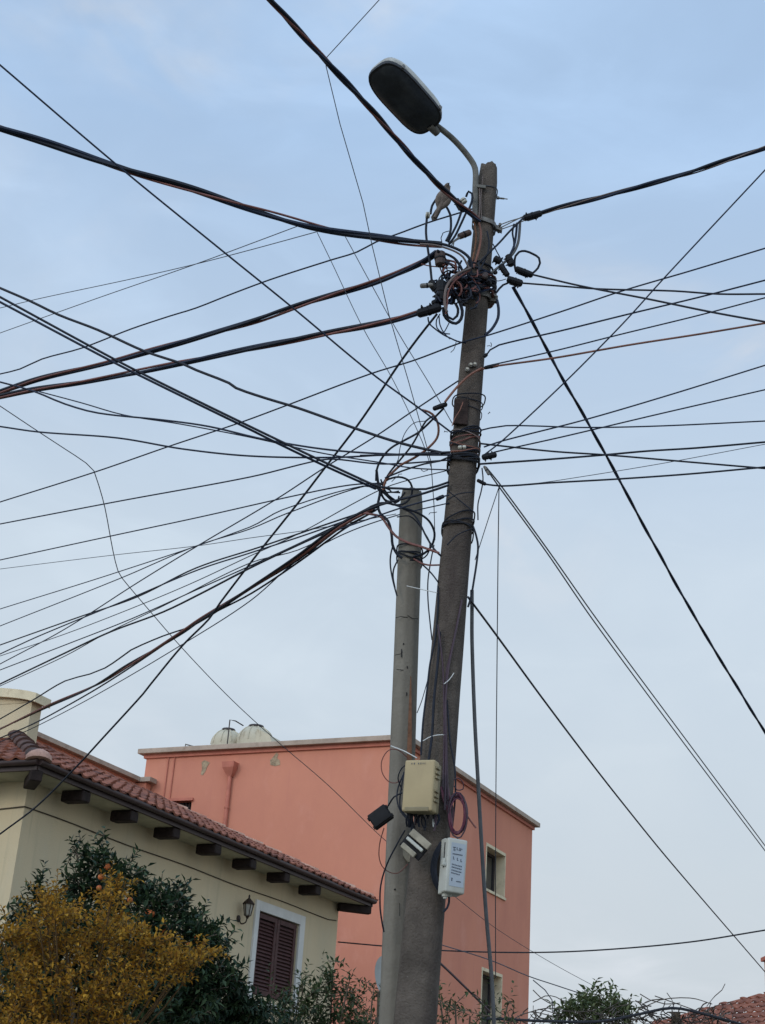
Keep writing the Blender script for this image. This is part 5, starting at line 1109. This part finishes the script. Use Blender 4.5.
# ------------------------------------------------------------------ plants
def leaf(V, Fc, p, d, nrm, L_, W_):
    """folded four-point leaf with a drooping tip"""
    d = d.normalized(); s_ = d.cross(nrm)
    if s_.length < 1e-4: s_ = d.cross(Vector((.3, .2, .9)))
    s_.normalize(); n_ = s_.cross(d); o = len(V)
    V += [p, p + d * (L_ * .45) + s_ * (W_ * .5) + n_ * (W_ * .18), p + d * L_ - n_ * (L_ * .08), p + d * (L_ * .45) - s_ * (W_ * .5) + n_ * (W_ * .18)]
    Fc.append((o, o + 1, o + 2)); Fc.append((o, o + 2, o + 3))
def rv3():
    while 1:
        v = Vector((U(-1, 1), U(-1, 1), U(-1, 1)))
        if .05 < v.length < 1: return v
def foliage(clumps, twigs_per, leaves_per, L_, W_, twl=.22, upb=.4, shell=.55, sprig=0.0):
    V, Fc = [], []; tw = MB()
    for (c_, r_) in clumps:
        n_ = max(2, int(twigs_per * (r_ / .3) ** 2))
        for k in range(n_):
            v = rv3().normalized(); p0 = c_ + v * (r_ * U(shell, 1.0))
            d = (v + Vector((0, 0, upb)) + rv3() * .5).normalized(); L2 = twl * U(.5, 1.25) * (1 + (sprig if rnd() < .15 else 0))
            cur = p0 - d * L2 * .5; pts = [cur.copy()]
            nl_ = int(leaves_per * U(.7, 1.3) * (1 + (sprig if L2 > twl * 1.3 else 0)))
            for j in range(nl_):
                cur = cur + d * (L2 / nl_); d = (d + rv3() * .12).normalized(); pts.append(cur.copy())
                a = j * 2.4 + U(0, .8); x = d.cross(Vector((.1, .3, 1))).normalized(); y = d.cross(x)
                ld_ = (d * U(.3, .9) + x * math.cos(a) + y * math.sin(a)).normalized()
                leaf(V, Fc, cur, ld_, (Vector((0, 0, 1)) + rv3() * .6), L_ * U(.6, 1.2), W_ * U(.7, 1.2))
            if len(pts) > 3 and k % 2 == 0: tw.tube(pts[::2] if len(pts) > 4 else pts, .004, 3, False)
    mb = MB(); mb.v = V; mb.f = Fc; return mb, tw
def pxclumps(lst, Y, dy, dens=1.0):
    out = []
    for (x, y, r) in lst:
        yy = Y + U(-dy, dy); c_ = PY(x, y, yy); out.append((c_, r * DEP(c_) / F))
    return out
def limb(mb, a, b_, r0_, r1_, n=8, wob=.06):
    pts = []; 
    for i in range(n + 1):
        t = i / n; pts.append(a.lerp(b_, t) + Vector((U(-wob, wob), U(-wob, wob), 0)) * math.sin(t * math.pi))
    mb.tube(catmull(pts, .3), [r0_ + (r1_ - r0_) * i / max(1, len(catmull(pts, .3)) - 1) for i in range(len(catmull(pts, .3)))], 7)
# orange tree
random.seed(77)
oc = [(98, 852, 9), (104, 862, 13), (84, 856, 8), (76, 849, 6), (122, 872, 16), (80, 882, 14), (98, 886, 20), (72, 893, 12), (38, 896, 11), (48, 908, 13), (27, 911, 9), (24, 920, 16), (60, 925, 22), (140, 888, 18), (160, 902, 14), (179, 899, 13), (187, 915, 15), (120, 905, 26), (160, 925, 26), (95, 930, 28),
      (200, 935, 17), (212, 930, 9), (206, 955, 20), (213, 945, 10), (180, 955, 30), (140, 945, 32), (225, 975, 17), (236, 988, 14), (214, 985, 22), (240, 1005, 18), (190, 990, 36), (240, 1018, 24), (140, 990, 42), (90, 975, 40), (40, 960, 36), (5, 950, 25), (10, 1000, 50), (70, 1020, 50), (170, 1030, 50), (225, 1030, 36)]
cl = pxclumps(oc, 13.6, .55)
low = [(PY(x, y, 13.6 + U(-.6, .6)), U(.45, .6)) for (x, y) in ((30, 1070), (100, 1080), (170, 1075), (225, 1060), (60, 1120), (130, 1125), (195, 1110))]
ot = thing('orange_tree', 'dark green orange tree with ripe fruit in front of the cream house', 'tree', tuple(Vector((PY(120, 1000, 13.6).x, 13.6, 0))))
mb, tw = foliage(cl + low, 78, 12, .085, .038, .24, .35, .35, .8)
mb.build('crown', M['leaf_dark'], ot)
tr_ = MB(); b0 = Vector((PY(120, 1000, 13.6).x, 13.6, 0)); fk = b0 + Vector((0, 0, 1.0)); limb(tr_, b0, fk, .11, .085, 5, .03)
for (c_, r_) in cl[::3]: limb(tr_, fk, c_, .045, .010, 6, .12)
tr_.v += []; tr_.build('trunk', M['bark'], ot, True); tw.build('twigs', M['bark'], ot)
for (x, y, r_) in ((107.5, 867, .036), (101, 877, .034), (151, 914, .040), (166, 931, .044), (167, 933, .035), (43, 942, .040), (76, 913, .034), (60, 938, .034), (130, 900, .03), (197, 938, .034), (175, 955, .034), (99, 888, .03), (189, 945, .030), (148, 912, .030)):
    c_ = PY(x, y, 13.15); bm = bmesh.new(); bmesh.ops.create_icosphere(bm, subdivisions=2, radius=r_ * .85)
    MB().add([c_ + v.co for v in bm.verts], [tuple(v.index for v in f.verts) for f in bm.faces]).build('orange', M['orange'], ot, True); bm.free()
# ochre shrub: feathery upright sprigs in front
random.seed(78)
yc = [(112, 893, 5), (111, 903, 8), (107, 917, 11), (102, 935, 14), (118, 940, 14), (52, 905, 6), (55, 918, 12), (46, 911, 7), (66, 922, 10), (70, 940, 18), (40, 930, 14), (15, 945, 18), (0, 937, 8), (90, 945, 10), (28, 955, 20), (130, 950, 16), (147, 945, 8), (150, 960, 16), (60, 965, 24), (100, 965, 22), (0, 975, 26), (170, 968, 12), (184, 962, 7), (195, 956, 5), (200, 962, 4), (160, 982, 9), (120, 985, 18), (80, 995, 26), (40, 990, 26), (10, 1010, 28), (60, 1025, 26), (100, 1015, 20), (140, 1000, 10), (20, 1040, 30), (175, 978, 8), (90, 1040, 22)]
cl = pxclumps(yc, 11.4, .35)
ys = thing('ochre_shrub', 'feathery yellow-ochre autumn shrub in front of the orange tree at the lower left corner', 'shrub', tuple(Vector((PY(60, 1000, 11.4).x, 11.4, 0))))
V, Fc = [], []; stems = MB(); fk = Vector((PY(60, 1000, 11.4).x, 11.55, .1))
cl = cl + [(PY(x, y, 11.4 + U(-.3, .3)), U(.22, .34)) for (x, y) in ((0, 1060), (45, 1065), (95, 1060), (20, 1110), (75, 1110))]
for (c_, r_) in cl:
    hub = Vector((fk.x + .1, 11.6, 1.9)); lo_c = hub.lerp(c_, .45) + Vector((0, .12, -.12))
    stems.tube(catmull([fk + Vector((U(-.2, .2), U(.0, .2), 0)), hub + rv3() * .12, lo_c, c_], .3), [.008] * len(catmull([fk, lo_c, c_], .3)) if False else .006, 4)
    r_ *= .86
    for k in range(int(25 * (r_ / .15) ** 1.7) + 8):
        v = rv3(); p = c_ + v * r_; d = (Vector((v.x * .9 + .15, v.y * .5, .55)) + rv3() * .55).normalized(); Ls = U(.10, .24); n_ = int(Ls / .015)
        pts = [p]; dd = d.copy()
        for j in range(n_):
            dd = (dd + Vector((0, 0, -.035)) + rv3() * .06).normalized(); q = pts[-1] + dd * (Ls / n_); pts.append(q)
            a = j * 2.4; x = dd.cross(Vector((.2, .1, 1))).normalized(); y = dd.cross(x); s_ = 1 - .45 * j / n_
            leaf(V, Fc, q, dd * .6 + (x * math.cos(a) + y * math.sin(a)) * .9, Vector((0, 0, 1)) + rv3() * .9, .056 * s_ * U(.6, 1.35), .024 * U(.7, 1.3))
        stems.tube(pts[::3] if len(pts) > 6 else pts, .002, 3, False)
mb = MB(); mb.v = V; mb.f = Fc; mb.build('foliage', M['leaf_yellow'], ys); stems.build('stems', M['ochre_stem'], ys)
# mid green bushes by the house corner
def bush(name, label, lst, Y, dy, m, L_, W_, tp, seed, cat='shrub', upb=.5, sprig=1.4):
    random.seed(seed); cl = pxclumps(lst, Y, dy); cen = sum((c for c, _ in cl), Vector()) / len(cl)
    t = thing(name, label, cat, (cen.x, Y, 0)); mb, tw = foliage(cl, tp, 9, L_, W_, .26, upb, .3, sprig)
    mb.build('foliage', M[m], t); st = MB()
    for (c_, r_) in cl[::2]: limb(st, Vector((cen.x + U(-.15, .15), Y, 0)), c_, .03, .007, 6, .1)
    st.build('stems', M['bark'], t, True); tw.build('twigs', M['bark'], t); return t
bush('garden_bush', 'mid-green bush with upright sprigs below the cream house corner and shutter', [(333, 970, 7), (330, 980, 12), (318, 990, 12), (345, 990, 12), (300, 985, 9), (305, 1000, 16), (335, 1004, 20), (355, 1000, 12), (283, 1000, 10), (285, 1012, 16), (320, 1020, 20), (360, 1015, 14), (303, 980, 4), (337, 962, 4), (349, 982, 5), (262, 1012, 12), (300, 1035, 30), (350, 1035, 25), (320, 1070, 40)], 17.0, .4, 'leaf_mid', .085, .034, 40, 81)
bush('dark_hedge', 'low dark green growth between the orange tree and the shuttered window', [(250, 1008, 10), (262, 1018, 14), (285, 1024, 12), (240, 1030, 20), (280, 1040, 25), (260, 1070, 40)], 15.6, .3, 'leaf_dark', .085, .034, 44, 82)
bush('pole_foot_plant', 'sparse leafy climber around the foot of the leaning pole, right side', [(440, 1000, 6), (447, 1008, 8), (455, 1001, 5), (461, 1010, 6), (470, 1016, 7), (482, 1018, 6), (442, 1018, 9), (503, 1012, 4), (508, 1002, 3), (512, 1018, 6), (455, 1026, 12), (495, 1028, 10), (470, 1035, 14)], 12.5, .3, 'leaf_mid', .06, .022, 26, 83)
bush('thin_twig_plant', 'few dark sprigs left of the grey post foot', [(372, 1000, 6), (368, 1010, 7), (376, 1017, 9), (366, 1022, 8), (378, 992, 3), (362, 980, 2), (372, 1035, 14)], 13.5, .2, 'leaf_mid', .06, .022, 30, 84)
bush('round_tree', 'bushy olive-green tree top above the vines right of the salmon building', [(583, 1005, 10), (597, 1003, 10), (610, 1006, 10), (622, 1008, 9), (573, 1010, 9), (563, 1013, 8), (632, 1012, 7), (590, 996, 5), (600, 994, 4), (580, 998, 4), (618, 1000, 5), (590, 1016, 16), (615, 1018, 14), (560, 1022, 10), (600, 1045, 30), (560, 1045, 20)], 21.5, .5, 'leaf_olive', .13, .05, 50, 85, 'tree', .7, .9)
# dry vine tangle along the bottom right
random.seed(90)
vt = thing('dry_vine_tangle', 'leafless dry vine tangle along the bottom edge between the tree and the tiled roof', 'vines', tuple(PY(640, 1060, 19.5).xy.to_3d()))
vb = MB()
def vine(pts, Y, r_): vb.tube(catmull([PY(x, y, Y + U(-.2, .2)) for x, y in pts], .1), [r_ * (1 - .7 * i / 60) for i in range(len(catmull([PY(x, y, Y) for x, y in pts], .1)))] if False else r_, 4, False)
for k in range(150):
    x = random.choice([U(505, 640), U(630, 735), U(640, 720)]); y = 1022 + U(-8, 14); a = -math.pi / 2 + U(-1.3, 1.3); pts = [(x, y)]
    for j in range(random.randint(3, 6)):
        st = U(3, 8); a += U(-.8, .8); x += math.cos(a) * st; y += math.sin(a) * st * .62; pts.append((x, y))
        if y < 996 + abs(x - 672) * .10: break
    if len(pts) > 2: vine(pts, 19.5, U(.004, .009))
for pts in ([(707, 1006), (715, 996), (722, 990), (725, 984)], [(645, 1003), (652, 1000), (662, 999)], [(640, 994), (650, 1000), (665, 1004), (680, 1003)], [(667, 993), (672, 1000), (674, 1010)], [(533, 1002), (545, 996), (556, 997), (566, 1003)], [(533, 990), (541, 998), (555, 1006)], [(520, 1015), (548, 1008), (570, 1012)], [(508, 1022), (530, 1012), (552, 1016)], [(640, 1010), (660, 1000), (690, 998), (712, 1004)], [(655, 996), (672, 1002), (700, 1012)]):
    vine(pts, 19.4, .0065)
vb.build('stems', M['dry'], vt)
b = MB(); c_ = PY(676, 1022, 19.5); b.tube([Vector((c_.x, c_.y, 0)), c_ + K * .12], .06, 8); b.build('stump', M['bark'], vt)
